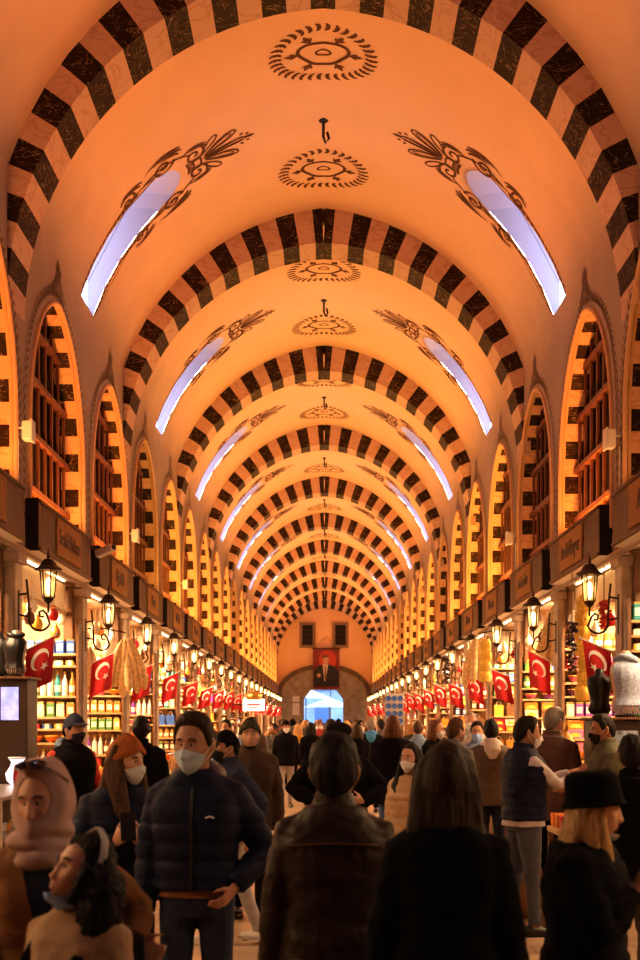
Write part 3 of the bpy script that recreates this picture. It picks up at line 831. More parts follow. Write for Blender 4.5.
# ------------------------------------------------------------------ goods in the shops
def G(name, col, **k): return mat('goods_'+name, col, **k)
PAL = {'amber': (.62, .25, .04), 'crimson': (.50, .02, .03), 'golden': (.75, .48, .08), 'cream': (.80, .68, .48), 'white': (.82, .80, .76), 'teal': (.04, .30, .32), 'pink': (.75, .18, .35), 'purple': (.25, .06, .35), 'blue': (.05, .14, .50), 'green': (.10, .28, .06), 'orange': (.80, .22, .03), 'brown': (.20, .09, .04)}
GM = {k: G(k, v, rough=.35, noise_s=9, noise_a=.12) for k, v in PAL.items()}
M_glass = mat('jar_glass', (.75, .70, .60), .08, alpha=.35)
M_cork = mat('jar_lid_gold', (.55, .38, .12), .35, metal=.7)
M_label = mat('paper_label', (.80, .74, .60), .7)
GEO = {}
def good(kind, col):
    """one proto (root object) per kind and colour, made once, then copied"""
    if (kind, col) in GEO: return dup(GEO[(kind, col)])
    m = GM[col]
    if kind == 'spice_jar':
        mb = MB(); mb.lathe([(.045, 0), (.052, .008), (.052, .12), (.044, .145), (.040, .15)], 14); r = mb.obj(kind, m, smooth=False); r.data.set_sharp_from_angle(angle=.6); r.data.shade_smooth()
        q = MB(); q.lathe([(.044, .15), (.046, .155), (.046, .178), (.040, .184)], 14); q.obj('lid', M_cork, r)
        q = MB(); q.lathe([(.0532, .04), (.0532, .10)], 14, cap=False, a0=pi*1.1, a1=pi*1.9); q.obj('paper_label', M_label, r)
    elif kind == 'sweets_box':
        mb = MB(); mb.bbox((0, 0, .055), (.20, .12, .11), .006); r = mb.obj(kind, m)
        q = MB(); q.bbox((0, 0, .098), (.206, .126, .03), .005); q.obj('lid', m, r)
        q = MB(); q.lathe([(.052, 0), (.052, .003)], 20, a0=0, a1=pi, M=Matrix.Translation((0, -.0605, .025))@Matrix.Rotation(pi/2, 4, 'X')); q.add([], [])
        vs = [(0, -.0625, .022)]+[(.07*cos(pi*i/14), -.0625, .022+.055*sin(pi*i/14)) for i in range(15)]
        q = MB(); q.add(vs, [(0, i, i+1) for i in range(1, 15)]); q.obj('printed_dome', GM['golden'], r)
    elif kind == 'oil_bottle':
        mb = MB(); mb.lathe([(.034, 0), (.038, .01), (.038, .15), (.030, .19), (.014, .22), (.013, .27)], 14); r = mb.obj(kind, m, auto=40)
        q = MB(); q.lathe([(.016, .262), (.017, .27), (.017, .295), (.012, .30)], 10); q.obj('cap', M_cork, r)
        q = MB(); q.lathe([(.0388, .05), (.0388, .13)], 14, cap=False, a0=pi*1.1, a1=pi*1.9); q.obj('paper_label', M_label, r)
    elif kind == 'tea_tin':
        mb = MB(); mb.bbox((0, 0, .08), (.10, .10, .16), .012); r = mb.obj(kind, m)
        q = MB(); q.bbox((0, 0, .168), (.088, .088, .024), .008); q.obj('lid', M_cork, r)
        q = MB(); q.bbox((0, -.051, .08), (.07, .004, .08), .001); q.obj('paper_label', M_label, r)
    elif kind == 'gift_bag':
        mb = MB(); mb.add([(-.08, -.04, 0), (.08, -.04, 0), (.08, .04, 0), (-.08, .04, 0), (-.085, -.045, .2), (.085, -.045, .2), (.085, .045, .2), (-.085, .045, .2), (0, 0, .05)], [(0, 1, 5, 4), (1, 2, 6, 5), (2, 3, 7, 6), (3, 0, 4, 7), (3, 2, 1, 0)]); r = mb.obj(kind, m)
        for y in (-.045, .045):
            q = MB(); q.tube([(-.04, y, .19), (-.03, y, .25), (0, y, .27), (.03, y, .25), (.04, y, .19)], .004, 5); q.obj('handle', M_label, r)
    elif kind == 'ceramic_bowl':
        mb = MB(); mb.lathe([(.03, 0), (.035, .012), (.06, .03), (.085, .065), (.09, .085), (.084, .085), (.055, .04), (.0, .03)], 18); r = mb.obj(kind, m, auto=40)
        q = MB(); q.lathe([(.0915, .076), (.0925, .084), (.0875, .088)], 18, cap=False); q.obj('rim', GM['golden'] if col != 'golden' else GM['white'], r)
    elif kind == 'tea_pot':
        mb = MB(); mb.lathe([(.045, 0), (.07, .02), (.082, .06), (.07, .10), (.04, .125)], 16); r = mb.obj(kind, m, auto=50)
        q = MB(); q.tube([(.07, 0, .05), (.12, 0, .08), (.14, 0, .125)], [.018, .012, .008], 8); q.obj('spout', m, r)
        q = MB(); q.tube([(-.06, 0, .10), (-.12, 0, .11), (-.13, 0, .06), (-.075, 0, .03)], .008, 6); q.obj('handle', m, r)
        q = MB(); q.lathe([(.042, .122), (.03, .14), (.008, .15), (.012, .165), (.002, .175)], 12); q.obj('lid', m, r)
    elif kind == 'soap_block':
        mb = MB(); mb.bbox((0, 0, .03), (.11, .08, .06), .012); r = mb.obj(kind, m)
        q = MB(); q.bbox((0, 0, .03), (.05, .0835, .063), .003); q.obj('paper_band', M_label, r)
    elif kind == 'spice_mound':
        mb = MB(); pf = [(.098*(1-t)**.9+.001, .13*t**.8) for t in [i/7 for i in range(8)]]; mb.lathe(pf, 18)
        mb.v = [(x*(1+.05*noise.noise((x*30, y*30, z*30))), y*(1+.05*noise.noise((y*30, x*30, z*30))), z) for x, y, z in mb.v]
        r = mb.obj(kind, mat('spice_'+col, PAL[col], .95, bump=.5, bump_s=120), smooth=True)
    elif kind == 'mosaic_globe':
        mb = MB(); mb.lathe([(.02, -.12), (.07, -.10), (.105, -.05), (.115, 0), (.10, .06), (.06, .10), (.03, .12)], 16); r = mb.obj(kind, mat('globe_'+col, PAL[col], .2, emit=tuple(min(1, q*1.5+.05) for q in PAL[col]), es=.7), smooth=True)
        q = MB(); q.lathe([(.045, .10), (.05, .13), (.02, .16), (.008, .17), (.005, .45)], 10); q.obj('brass_cap', M_brass, r)
        q = MB(); q.lathe([(.02, -.12), (.012, -.15), (.002, -.19)], 8); q.obj('brass_drop', M_brass, r)
    GEO[(kind, col)] = r
    return r
KW = {'spice_jar': .115, 'sweets_box': .215, 'oil_bottle': .088, 'tea_tin': .112, 'gift_bag': .18, 'ceramic_bowl': .195, 'tea_pot': .28, 'soap_block': .125}
KH = {'spice_jar': .22, 'sweets_box': .165, 'oil_bottle': .33, 'tea_tin': .215, 'gift_bag': .31, 'ceramic_bowl': .13, 'tea_pot': .21, 'soap_block': .105}
WORD = {'spice_jar': 'spice jar', 'sweets_box': 'sweets box', 'oil_bottle': 'bottle', 'tea_tin': 'square tin', 'gift_bag': 'paper gift bag', 'ceramic_bowl': 'ceramic bowl', 'tea_pot': 'teapot', 'soap_block': 'soap bar', 'spice_mound': 'cone of ground spice', 'mosaic_globe': 'mosaic glass globe lamp'}
CATW = {'spice_jar': 'jar', 'sweets_box': 'box', 'oil_bottle': 'bottle', 'tea_tin': 'tin', 'gift_bag': 'bag', 'ceramic_bowl': 'bowl', 'tea_pot': 'teapot', 'soap_block': 'soap', 'spice_mound': 'spice', 'mosaic_globe': 'lamp'}
kinds = list(KW)
cols = list(PAL)
NSH = 12
def put(kind, col, loc, rz, label, group):
    o = good(kind, col); o.location = loc; o.scale = (.8,)*3 if kind == 'tea_pot' else (1, 1, 1); o.rotation_euler = (0, 0, rz); tag(o, label, CATW[kind], group); return o
for side in (-1, 1):
    sn = side_name(side)
    for si in range(NSH):
        i = K0-1+si; y1 = GP[side][i+1]; y0 = GP[side][i]; d = y0
        shop = '%s %s shop' % (ORD[si], sn)
        wdt = min(1.05, .18+3.1*3.6/max(d, 9))
        xa = W+.36 if False else W+.02
        # shelving against the far partition, facing the camera
        r = empty('shelving_unit', (CX+side*(xa+wdt/2), y1-.36, 0))
        tag(r, 'wooden shelving unit full of goods in the %s' % shop, 'shelves', 'shelving units in the shops')
        hh = 2.95
        for s in (-1, 1):
            mb = MB(); mb.box(s*wdt/2-.015, s*wdt/2+.015, -.02, .19, 0, hh); mb.obj('side_panel', M_brown, r)
        mb = MB(); mb.box(-wdt/2, wdt/2, .17, .19, 0, hh); mb.obj('back_panel', M_lwood, r)
        z = .55; lv = 0
        rs = random.Random(si*31+side*7+3)
        while z < 2.75:
            mb = MB(); mb.bbox((0, .075, z-.014), (wdt-.03, .19, .028), .004); mb.obj('shelf', M_lwood, r)
            kind = rs.choice(kinds if si not in (1, 2) or side < 0 else ['sweets_box', 'sweets_box', 'tea_tin', 'spice_jar', 'ceramic_bowl'])
            base = rs.choice(cols) if not (side > 0 and si in (0, 1) and kind == 'sweets_box') else 'orange'
            k2 = KW[kind]*(1 if d < 24 else 1.25); nn = max(1, int((wdt-.06)/k2)); hgt = KH[kind]
            if kind == 'sweets_box': rep = 2
            else: rep = 1
            for a in range(nn):
                for bb in range(rep):
                    col = base if rs.random() < .6 else rs.choice(cols)
                    x = -wdt/2+.03+(a+.5)*(wdt-.06)/nn
                    fa = a if side > 0 else nn-1-a
                    lab = '%s %s, %s from aisle%s, shelf %s, %s' % (col, WORD[kind], ORD[fa], ' stacked on top' if bb else '', ['one', 'two', 'three', 'four', 'five', 'six', 'seven', 'eight', 'nine', 'ten', 'eleven', 'twelve', 'thirteen', 'fourteen', 'fifteen', 'sixteen'][lv], shop)
                    o = put(kind, col, (CX+side*(xa+wdt/2)+x, y1-.36+.06, z+(.113*bb)), rs.uniform(-.1, .1), lab, '%ss on shop shelves' % WORD[kind])
            z += hgt+(.11 if rep > 1 else .04); lv += 1
        # stepped display stand at the shop front
        if si > 8 or si == 0: continue
        yc = (y0+y1)/2
        r = empty('display_stand', (CX+side*2.68, yc, 0))
        tag(r, 'stepped wooden display stand heaped with spices before the %s' % shop, 'stand', 'display stands before the shops')
        mb = MB(); mb.bbox((0, 0, .33), (.64, 2.5, .66), .01); mb.obj('base', M_brown, r)
        for t in range(3):
            mb = MB(); xx = side*(-.21+.21*t); zz = .66+.17*t
            if t: mb.box(xx-.105, xx+.105, -1.25, 1.25, .66, zz)
            mb.bbox((xx, 0, zz+.012), (.21, 2.5, .024), .004)
            mb.box(xx-side*.105-.006, xx-side*.105+.006, -1.25, 1.25, zz, zz+.06)
            mb.obj('step', M_lwood, r)
        nb = 7 if si < 5 else 4
        for t in range(3):
            xx = CX+side*(2.68-.21+.21*t); zz = .66+.17*t+.024
            kk = rs.choice(['spice_mound', 'spice_mound', 'sweets_box', 'soap_block', 'tea_tin', 'spice_jar'])
            if si > 4 and t == 0: continue
            for a in range(nb):
                col = rs.choice(cols); yy = yc-1.1+2.2*(a+.5)/nb
                lab = '%s %s, %s nearest camera, step %s of stand, %s' % (col, WORD[kk], ORD[a], ['one', 'two', 'three'][t], shop)
                put(kk, col, (xx, yy, zz), (pi/2 if kk != 'spice_mound' else 0)+rs.uniform(-.2, .2), lab, '%ss on the display stands' % WORD[kk])
        # globes hanging below the soffit
        if 1 <= si < 8:
            for a in range(2):
                col = rs.choice(['amber', 'crimson', 'golden', 'blue', 'teal']); yy = y0+.8+a*1.3
                o = put('mosaic_globe', col, (CX+side*(3.42+.25*rs.random()), yy, ZSH-.455), 0, '%s mosaic glass globe lamp, %s from the front pillar, %s' % (col, ORD[a], shop), 'globe lamps hanging in the shops')
# pouches hanging over the shop fronts
        # (one proto per colour, copied)
PCH = {}
def pouch(col):
    if col in PCH: return dup(PCH[col])
    mb = MB(); mb.lathe([(.004, -.20), (.055, -.19), (.085, -.13), (.07, -.06), (.025, -.015), (.03, .02), (.02, .025)], 12); r = mb.obj('hanging_pouch', GM[col], smooth=True)
    q = MB(); q.tube([(0, 0, -.01), (0, 0, .30)], .004, 5); q.obj('cord', M_label, r)
    q = MB(); q.tube([(.03*cos(a), .03*sin(a), -.012) for a in [2*pi*i/10 for i in range(10)]], .007, 5, closed=True); q.obj('tie', GM['golden'], r)
    PCH[col] = r; return r
for side in (-1, 1):
    for si in range(1, 12):
        y0 = GP[side][K0-1+si]; rs = random.Random(si*13+side)
        for a in range(7):
            col = rs.choice(['cream', 'white', 'golden', 'crimson', 'cream', 'amber', 'brown', 'white']); o = pouch(col)
            o.location = (CX+side*(W+.10+.1*rs.random()), y0+.55+a*.42, ZSH-.32-.18*(a % 2)-.10*rs.random()); o.rotation_euler = (0, 0, rs.uniform(0, 3))
            o.scale = (.72, .72, .8)
            tag(o, '%s cloth pouch hung over the shop front, %s from camera, %s %s shop' % (col, ORD[a], ORD[si], side_name(side)), 'pouch', 'cloth pouches over the shop fronts')
        mb = MB(); mb.tube([(0, .3, 0), (0, 3.3, 0)], .012, 6)
        for yy in (.35, 1.8, 3.25): mb.tube([(0, yy, 0), (0, yy, .06)], .008, 5)
        o = mb.obj('hanging_rail', M_brass); o.location = (CX+side*(W+.15), y0, ZSH-.05); tag(o, 'thin brass hanging rail under the sign of the %s %s shop' % (ORD[si], side_name(side)), 'rail', 'hanging rails under the signs')
# corrugated shutters rolled under the first boards
for side, si in ((-1, 0), (-1, 1), (1, 0), (1, 1)):
    y0 = GP[side][K0-1+si]
    mb = MB(); n = 30
    for a in range(n):
        ya = y0+.3+(3.0)*a/n; mb.bbox((0, ya+.05, 0), (.04, .075, .34), .012)
    o = mb.obj('roller_shutter', M_shutter); mb = MB(); mb.bbox((0, y0+1.8, -.19), (.07, 3.05, .05), .01); mb.obj('bottom_rail', M_lwood, o)
    o.location = (CX+side*(W+.20), 0, ZSH-.19); tag(o, 'cream ribbed shutter rolled down a little under the %s %s shop sign' % (ORD[si], side_name(side)), 'shutter', 'shutters under the shop signs')
# ------------------------------------------------------------------ particular goods seen in the photograph
M_loof = mat('loofah_fibre', (.74, .55, .30), .9, noise_s=25, noise_a=.25, bump=.6, bump_s=60)
M_sponge = mat('yellow_sponge', (.80, .55, .12), .9, noise_s=18, noise_a=.2, bump=.8, bump_s=45)
def loofah_bundle(c, n, L, spread, desc, side):
    top = Vector(c)
    for k in range(n):
        a = (k-(n-1)/2)/max(1, n-1)*2; l = L*rnd.uniform(.85, 1.1)
        tip = Vector((a*spread*.5, rnd.uniform(-.08, .08), -l)); p0 = Vector((a*.05, rnd.uniform(-.04, .04), 0))
        pts = [p0.lerp(tip, t)+Vector((a*.03*sin(pi*t), 0, 0)) for t in (0, .12, .35, .65, .9, 1)]
        mb = MB(); mb.tube(pts, [.018, .04, .055, .07, .068, .04], 10, cap='round'); o = mb.obj('loofah', M_loof, smooth=True); o.location = top
        q = MB(); q.tube([p0+Vector((0, 0, -.02)), Vector((0, 0, .12))], .005, 5); q.obj('cord', M_label, o)
        tag(o, 'long pale loofah, %s from the left in the bundle %s' % (ORD[k], desc), 'loofah', 'loofahs hanging '+desc)
    mb = MB(); mb.tube([(0, 0, .10), (side*.3, 0, .16), (side*.75, 0, .16)], .012, 6); mb.tube([(0, 0, .10), (0, 0, .06), (.03, 0, .04)], .008, 6)
    o = mb.obj('hanging_hook', M_iron); o.location = top; tag(o, 'iron hook carrying the loofah bundle '+desc, 'hook')
loofah_bundle(pw(126, 640, 18.6), 6, .72, .50, 'beside the third left lantern', -1)
loofah_bundle(pw(86, 648, 17.3), 4, .60, .22, 'behind the second left flag', -1)
loofah_bundle(pw(558, 606, 17.7), 6, .85, .55, 'beside the second right lantern', 1)
loofah_bundle(pw(477, 640, 22.5), 4, .72, .40, 'beside the third right lantern', 1)
def sponge_column(c, n, desc):
    for k in range(n):
        mb = MB(); mb.lathe([(.02, -.10), (.075, -.09), (.095, -.03), (.09, .05), (.06, .09), (.02, .10)], 14)
        mb.v = [tuple(Vector(v)*(1+.12*noise.noise(Vector(v)*18))) for v in mb.v]
        o = mb.obj('bath_sponge', M_sponge, smooth=True); o.location = Vector(c)+Vector((rnd.uniform(-.02, .02), 0, -.17*k))
        q = MB(); q.tube([(0, 0, .08), (0, 0, .19)], .006, 5); q.obj('cord', M_label, o)
        tag(o, 'yellow bath sponge, %s from the top of the hanging column %s' % (ORD[k], desc), 'sponge', 'sponges hanging '+desc)
sponge_column(pw(584, 603, 15.2), 7, 'beside the first right flag')
sponge_column(pw(485, 645, 22), 4, 'near the third right flag')
def pepper_string(c, L, col, wid, name, lab):
    mb = MB(); mb.tube([(0, 0, ZSH-.03-c[2]), (0, 0, -L)], .006, 5); r = mb.obj(name, M_brown); r.location = c
    q = MB()
    for k in range(46):
        z = -L*k/70; a = rnd.uniform(0, 2*pi); l = rnd.uniform(.05, .09); d = Vector((cos(a), sin(a), rnd.uniform(-.5, .1))).normalized()
        q.tube([Vector((0, 0, z)), Vector((0, 0, z))+d*wid*.6, Vector((0, 0, z))+d*wid], [.012, .020, .006], 6, cap='round')
    pp = q.obj('dried_peppers', mat(name+'_skin', col, .4, noise_s=20, noise_a=.4), r); pp['kind'] = 'stuff'
    tag(r, lab, 'garland')
pepper_string(pw(572, 622, 15.0), .85, (.045, .02, .025), .075, 'dried_aubergine_string', 'dark string of dried aubergines hanging left of the first right flag')
pepper_string(pw(604, 600, 14.3), .45, (.45, .03, .01), .06, 'dried_pepper_string', 'short red string of dried peppers behind the first right lantern')
pepper_string(pw(446, 655, 27), .9, (.06, .015, .02), .09, 'dried_aubergine_string', 'dark string of dried aubergines beside the fourth right lantern')
# mannequin busts
def bust(c, col, lab, yaw, scarfcol=None, slab=None, k=1.0):
    mb = MB(); rings = [(-.30, .115, .085), (-.24, .155, .105), (-.15, .125, .088), (-.05, .135, .105), (.06, .165, .115), (.13, .17, .095), (.18, .13, .075), (.21, .06, .055), (.27, .05, .05), (.29, .03, .03)]
    vs, fs = loft(rings, 22); mb.add(vs, fs); r = mb.obj('mannequin_bust', col, smooth=True); r.location = c; r.rotation_euler = (0, 0, yaw); r.scale = (k, k, k)
    q = MB(); q.lathe([(.10, -.34), (.10, -.32), (.03, -.30)], 16); q.obj('base', M_iron, r)
    tag(r, lab, 'mannequin')
    if scarfcol:
        mb = MB(); n = 9
        front = []
        ribs = [(z, rx, ry) for z, rx, ry in rings if -.22 <= z <= .24]
        cols_ = 14; rows = 12
        vs = []
        for j in range(rows+1):
            z = .235-.46*j/rows
            rr = max(.001, z)
            # radius interpolation
            for a in range(len(rings)-1):
                if rings[a][0] <= z <= rings[a+1][0]:
                    t = (z-rings[a][0])/(rings[a+1][0]-rings[a][0]); rx = rings[a][1]*(1-t)+rings[a+1][1]*t; ry = rings[a][2]*(1-t)+rings[a+1][2]*t; break
            for i in range(cols_+1):
                an = pi+pi*(.08+.84*i/cols_); off = 1.10+.05*sin(i*2.4+j*.3)
                vs.append((rx*off*cos(an), ry*off*sin(an)-.01, z))
        fs = [(j*(cols_+1)+i, (j+1)*(cols_+1)+i, (j+1)*(cols_+1)+i+1, j*(cols_+1)+i+1) for j in range(rows) for i in range(cols_)]
        mb = MB(); mb.add(vs, fs)
        mb.tube([(.10*cos(a), .085*sin(a), .215+.02*sin(2*a)) for a in [2*pi*i/16 for i in range(16)]], .032, 8, closed=True)
        s = mb.obj('draped_scarf', scarfcol, smooth=True); s.location = c; s.rotation_euler = (0, 0, yaw); s.scale = (k, k, k)
        fr = MB()
        for i in range(0, cols_+1):
            b0 = Vector(vs[rows*(cols_+1)+i]); fr.tube([b0, b0+Vector((0, -.005, -.09))], .006, 4)
        f2 = fr.obj('fringe', scarfcol, s); f2['kind'] = 'stuff'
        tag(s, slab, 'scarf')
def loft_(rings, n):
    vs = []; fs = []
    for z, rx, ry in rings: vs += [Vector((rx*cos(2*pi*i/n), ry*sin(2*pi*i/n), z)) for i in range(n)]
    m = len(rings)
    for j in range(m-1):
        for i in range(n): fs.append((j*n+i, j*n+(i+1) % n, (j+1)*n+(i+1) % n, (j+1)*n+i))
    fs.append(tuple(range(n-1, -1, -1))); fs.append(tuple((m-1)*n+i for i in range(n)))
    return vs, fs
M_skinm = mat('mannequin_beige', (.62, .42, .28), .45); M_bl = mat('mannequin_black', (.015, .015, .017), .35)
zst = pw(0, 720, 12.72).z
def stand(c, z, lab, wx=.5, lit=False):
    mb = MB(); mb.bbox((0, 0, z/2), (wx, .42, z), .01); r = mb.obj('display_pedestal', mat('pedestal_dark', (.05, .028, .018), .5, noise_s=5, noise_a=.3)); r.location = (c[0], c[1], 0)
    q = MB(); q.bbox((0, 0, z+.012), (wx+.06, .48, .025), .006); q.obj('top_board', M_brown, r)
    q = MB()
    if lit: q.bbox((.14, -.214, z-.22), (.16, .008, .30), .003); q.obj('lit_panel', mat('lit_panel', (.4, .45, .7), .5, noise_s=9, noise_a=.7, emit=(.35, .42, 1), es=.9), r)
    else: q.bbox((-.02, -.215, z-.35), (wx*.6, .01, .5), .003); q.obj('blue_white_cloth', mat('ikat_cloth', (.35, .42, .55), .8, noise_s=14, noise_a=.7), r)
    tag(r, lab, 'pedestal')
b1 = pw(617, 690, 12.72)
stand((b1.x, 12.70), zst, 'dark wooden pedestal carrying the scarf mannequin beside the right wall', .55)
bust((b1.x+.06, 12.62, zst+.025+.34), M_skinm, 'beige mannequin bust draped with a grey blue scarf on a pedestal', .45, mat('scarf_blue', (.34, .40, .55), .8, noise_s=40, noise_a=.3), 'grey blue fringed scarf draped over the beige mannequin bust')
bust((b1.x-.15, 12.80, zst+.025+.255), M_bl, 'black mannequin bust behind the scarf-draped one on the right', .2, k=.75)
b2 = pw(0, 655, 12.3); zl = pw(0, 680, 12.3).z
stand((b2.x, 12.3), zl, 'dark pedestal with black and white busts beside the left wall', .6, True)
bust((b2.x-.03, 12.42, zl+.025+.34*.68), M_bl, 'black mannequin bust at the left edge on a dark pedestal', -.4, k=.68)
bust((b2.x+.17, 12.2, zl+.025+.34*.68), mat('mannequin_white', (.62, .58, .55), .4), 'white mannequin bust beside the black one on the left pedestal', -.4, M_bl, 'black scarf draped over the white mannequin bust', k=.68)
# glowing white vases and counter on the left
M_led = mat('cool_light', (.8, .85, 1), .5, emit=(.55, .62, 1), es=5)
vz = pw(30, 690, 12.0)
mb = MB(); mb.lathe([(.05, 0), (.09, .04), (.10, .10), (.06, .16), (.05, .20), (.075, .23)], 16); o = mb.obj('white_vase', mat('vase_glow', (.85, .83, .85), .4, emit=(.8, .8, 1), es=1.2), smooth=True); 
q = MB(); q.lathe([(.077, .225), (.080, .235), (.072, .24)], 16, cap=False); q.obj('rim', M_white, o)
# glass display case
def case(cx, cy, lx, ly, h, lab):
    r = empty('glass_display_case', (cx, cy, 0)); tag(r, lab, 'counter')
    mb = MB(); mb.bbox((0, 0, .32), (lx, ly, .64), .01); mb.obj('base', mat('case_base', (.55, .50, .45), .4), r)
    f = MB()
    for sx in (-1, 1):
        for sy in (-1, 1): f.box(sx*(lx/2-.02)-.015, sx*(lx/2-.02)+.015, sy*(ly/2-.02)-.015, sy*(ly/2-.02)+.015, .64, h)
    f.bbox((0, 0, h), (lx, ly, .035), .008); f.obj('frame', mat('case_metal', (.6, .58, .55), .3, metal=.8), r)
    for z in (.86,):
        s = MB(); s.bbox((0, 0, z), (lx-.06, ly-.06, .014), .003); s.obj('glass_shelf', M_glass, r)
    g = MB(); g.box(-lx/2+.005, lx/2-.005, -ly/2+.004, -ly/2+.008, .64, h-.02); g.obj('glass_front', M_glass, r)
    l = MB(); l.bbox((0, -ly/2+.06, h-.03), (lx-.1, .025, .02), .004); l.obj('lamp_tube', M_led, r)
    return r
case(-2.75, 10.7, .80, 2.0, 1.18, 'glass pastry case with cool light tube at the left edge')
rs = random.Random(5)
for lv, z in enumerate((.641, .868)):
    for k in range(8):
        col = rs.choice(['amber', 'golden', 'brown', 'cream']); o = put('soap_block', col, (-2.75+(-.22 if k % 2 else .16), 9.95+.40*(k//2), z), rs.uniform(-.2, .2), '%s pastry slab, %s nearest camera on the %s level of the pastry case' % (col, ORD[k], ('lower', 'upper')[lv]), 'pastry slabs in the case'); o.name = 'pastry_slab'; o['category'] = 'pastry'
o = bpy.data.objects['white_vase']; o.location = (vz.x, 11.5, 1.199); tag(o, 'glowing white vase on the pastry case below the first left flag', 'vase')
for k, (x, y, c) in enumerate(((-2.95, 11.3, 'pink'), (-2.62, 11.45, 'blue'), (-2.9, 10.9, 'purple'), (-2.55, 11.2, 'crimson'))):
    put('tea_tin', c, (x, y, 1.1985), .3*k, '%s tin standing on top of the left pastry case' % c, 'tins on the pastry case')
# tiered golden ornament on the right
c = pw(566, 742, 13.45)
mb = MB(); mb.lathe([(.17, 0), (.17, .02), (.05, .05), (.04, .12), (.14, .15), (.15, .18), (.04, .22), (.035, .30), (.12, .33), (.13, .36), (.03, .41), (.03, .47), (.09, .50), (.02, .60), (.03, .63), (.008, .70), (.002, .76)], 20)
r = mb.obj('tiered_brass_ornament', M_gold, auto=45); r.location = (c.x, 13.45, 1.045)
for k in range(6):
    a = 2*pi*k/6; q = MB(); q.tube([(.05*cos(a), .05*sin(a), .42), (.13*cos(a), .13*sin(a), .46), (.15*cos(a), .15*sin(a), .38)], .008, 6); q.lathe([(.03, .36), (.035, .33), (.004, .29)], 8, c=(.15*cos(a), .15*sin(a), 0)); q.obj('arm', M_gold, r)
tag(r, 'tall tiered golden brass ornament on a stand behind the vest man', 'ornament')
mb = MB(); mb.bbox((0, 0, .51), (.5, .5, 1.02), .01); o = mb.obj('display_pedestal', M_brown); o.location = (c.x, 13.45, 0); q = MB(); q.bbox((0, 0, 1.03), (.56, .56, .03), .006); q.obj('top_board', M_lwood, o); tag(o, 'wooden pedestal under the tiered golden ornament', 'pedestal')
# crown sign on the left
c = pw(239, 705, 38)
mb = MB(); mb.bbox((0, 0, 0), (.62, .06, .34), .02); r = mb.obj('crown_signboard', mat('white_lit_sign', (.9, .85, .8), .5, emit=(1, .85, .75), es=1.6)); c.x += .42; r.location = c
q = MB(); q.lathe([(.20, 0), (.24, .10), (.23, .16), (.10, .22), (.0, .24)], 18, c=(0, 0, .15)); 
for k in range(8): a = 2*pi*k/8; q.lathe([(.001, -.03), (.03, 0), (.001, .03)], 8, c=(.24*cos(a), .24*sin(a), .30))
q.obj('golden_crown', M_gold, r)
q = MB(); q.box(-.2, .2, -.034, -.031, -.02, .03); q.box(-.15, .15, -.034, -.031, -.09, -.06); q.obj('lettering_band', mat('sign_red', (.5, .02, .03), .6), r)
q = MB(); q.tube([(-.2, 0, 0), (-.6, 0, .02)], .02, 6); q.obj('bracket', M_iron, r)
tag(r, 'white lit signboard topped by a golden crown on the left side', 'sign')
# blue plates on a board
c = pw(400, 706, 35.2)
mb = MB(); mb.bbox((0, .03, -.1), (.50, .03, .86), .01); r = mb.obj('plate_rack', mat('rack_grey', (.42, .40, .42), .7)); c.x -= .15; r.location = c; tag(r, 'white rack of blue and white plates standing by the right stalls', 'rack')
for s in (-1, 1):
    q = MB(); q.tube([(s*.22, .05, -.50), (s*.24, .25, -c.z)], .02, 6); q.tube([(s*.22, .0, -.50), (s*.24, -.05, -c.z)], .02, 6); q.obj('leg', M_brown, r)
pl = None
for a in range(3):
    for b in range(4):
        if pl is None:
            R_ = Matrix.Rotation(pi/2, 4, 'X'); mb = MB(); mb.lathe([(.001, 0), (.05, .0), (.10, .018), (.098, .022), (.05, .006), (.001, .005)], 18, M=R_); o = pl = mb.obj('blue_plate', GM['blue'], auto=40)
            q = MB(); q.lathe([(.055, .0075), (.075, .0135)], 18, M=R_, cap=False); q.obj('white_ring', M_white, pl)
        else: o = dup(pl)
        o.scale = (.72, .72, .72); o.location = c+Vector((-.155+.155*a, .012, -.40+.20*b)); tag(o, 'blue and white plate, %s row up, %s from the left on the rack' % (ORD[b], ORD[a]), 'plate', 'plates on the rack')
# red spoons / crates in front of right stall, sack
mb = MB(); mb.lathe([(.20, 0), (.27, .08), (.29, .30), (.25, .46), (.23, .50), (.21, .48)], 20)
mb.v = [tuple(Vector(v)*(1+.04*noise.noise(Vector(v)*7))) for v in mb.v]
o = mb.obj('spice_sack', mat('sack_cloth', (.35, .20, .10), .9, bump=.4, bump_s=90), smooth=True); p = pw(544, 880, 11.6); o.location = (1.70, 12.05, 0)
q = MB(); q.lathe([(.21, .47), (.15, .52), (.06, .56), (.002, .57)], 18); q.obj('spice_fill', mat('spice_orange', PAL['orange'], .95, bump=.5, bump_s=120), o, smooth=True)
q = MB(); q.tube([(.235*cos(a), .235*sin(a), .49) for a in [2*pi*i/20 for i in range(20)]], .022, 8, closed=True); q.obj('rolled_rim', mat('sack_cloth', (.35, .20, .10), .9), o)
tag(o, 'brown cloth sack of orange spice on the floor behind the vest man', 'sack')
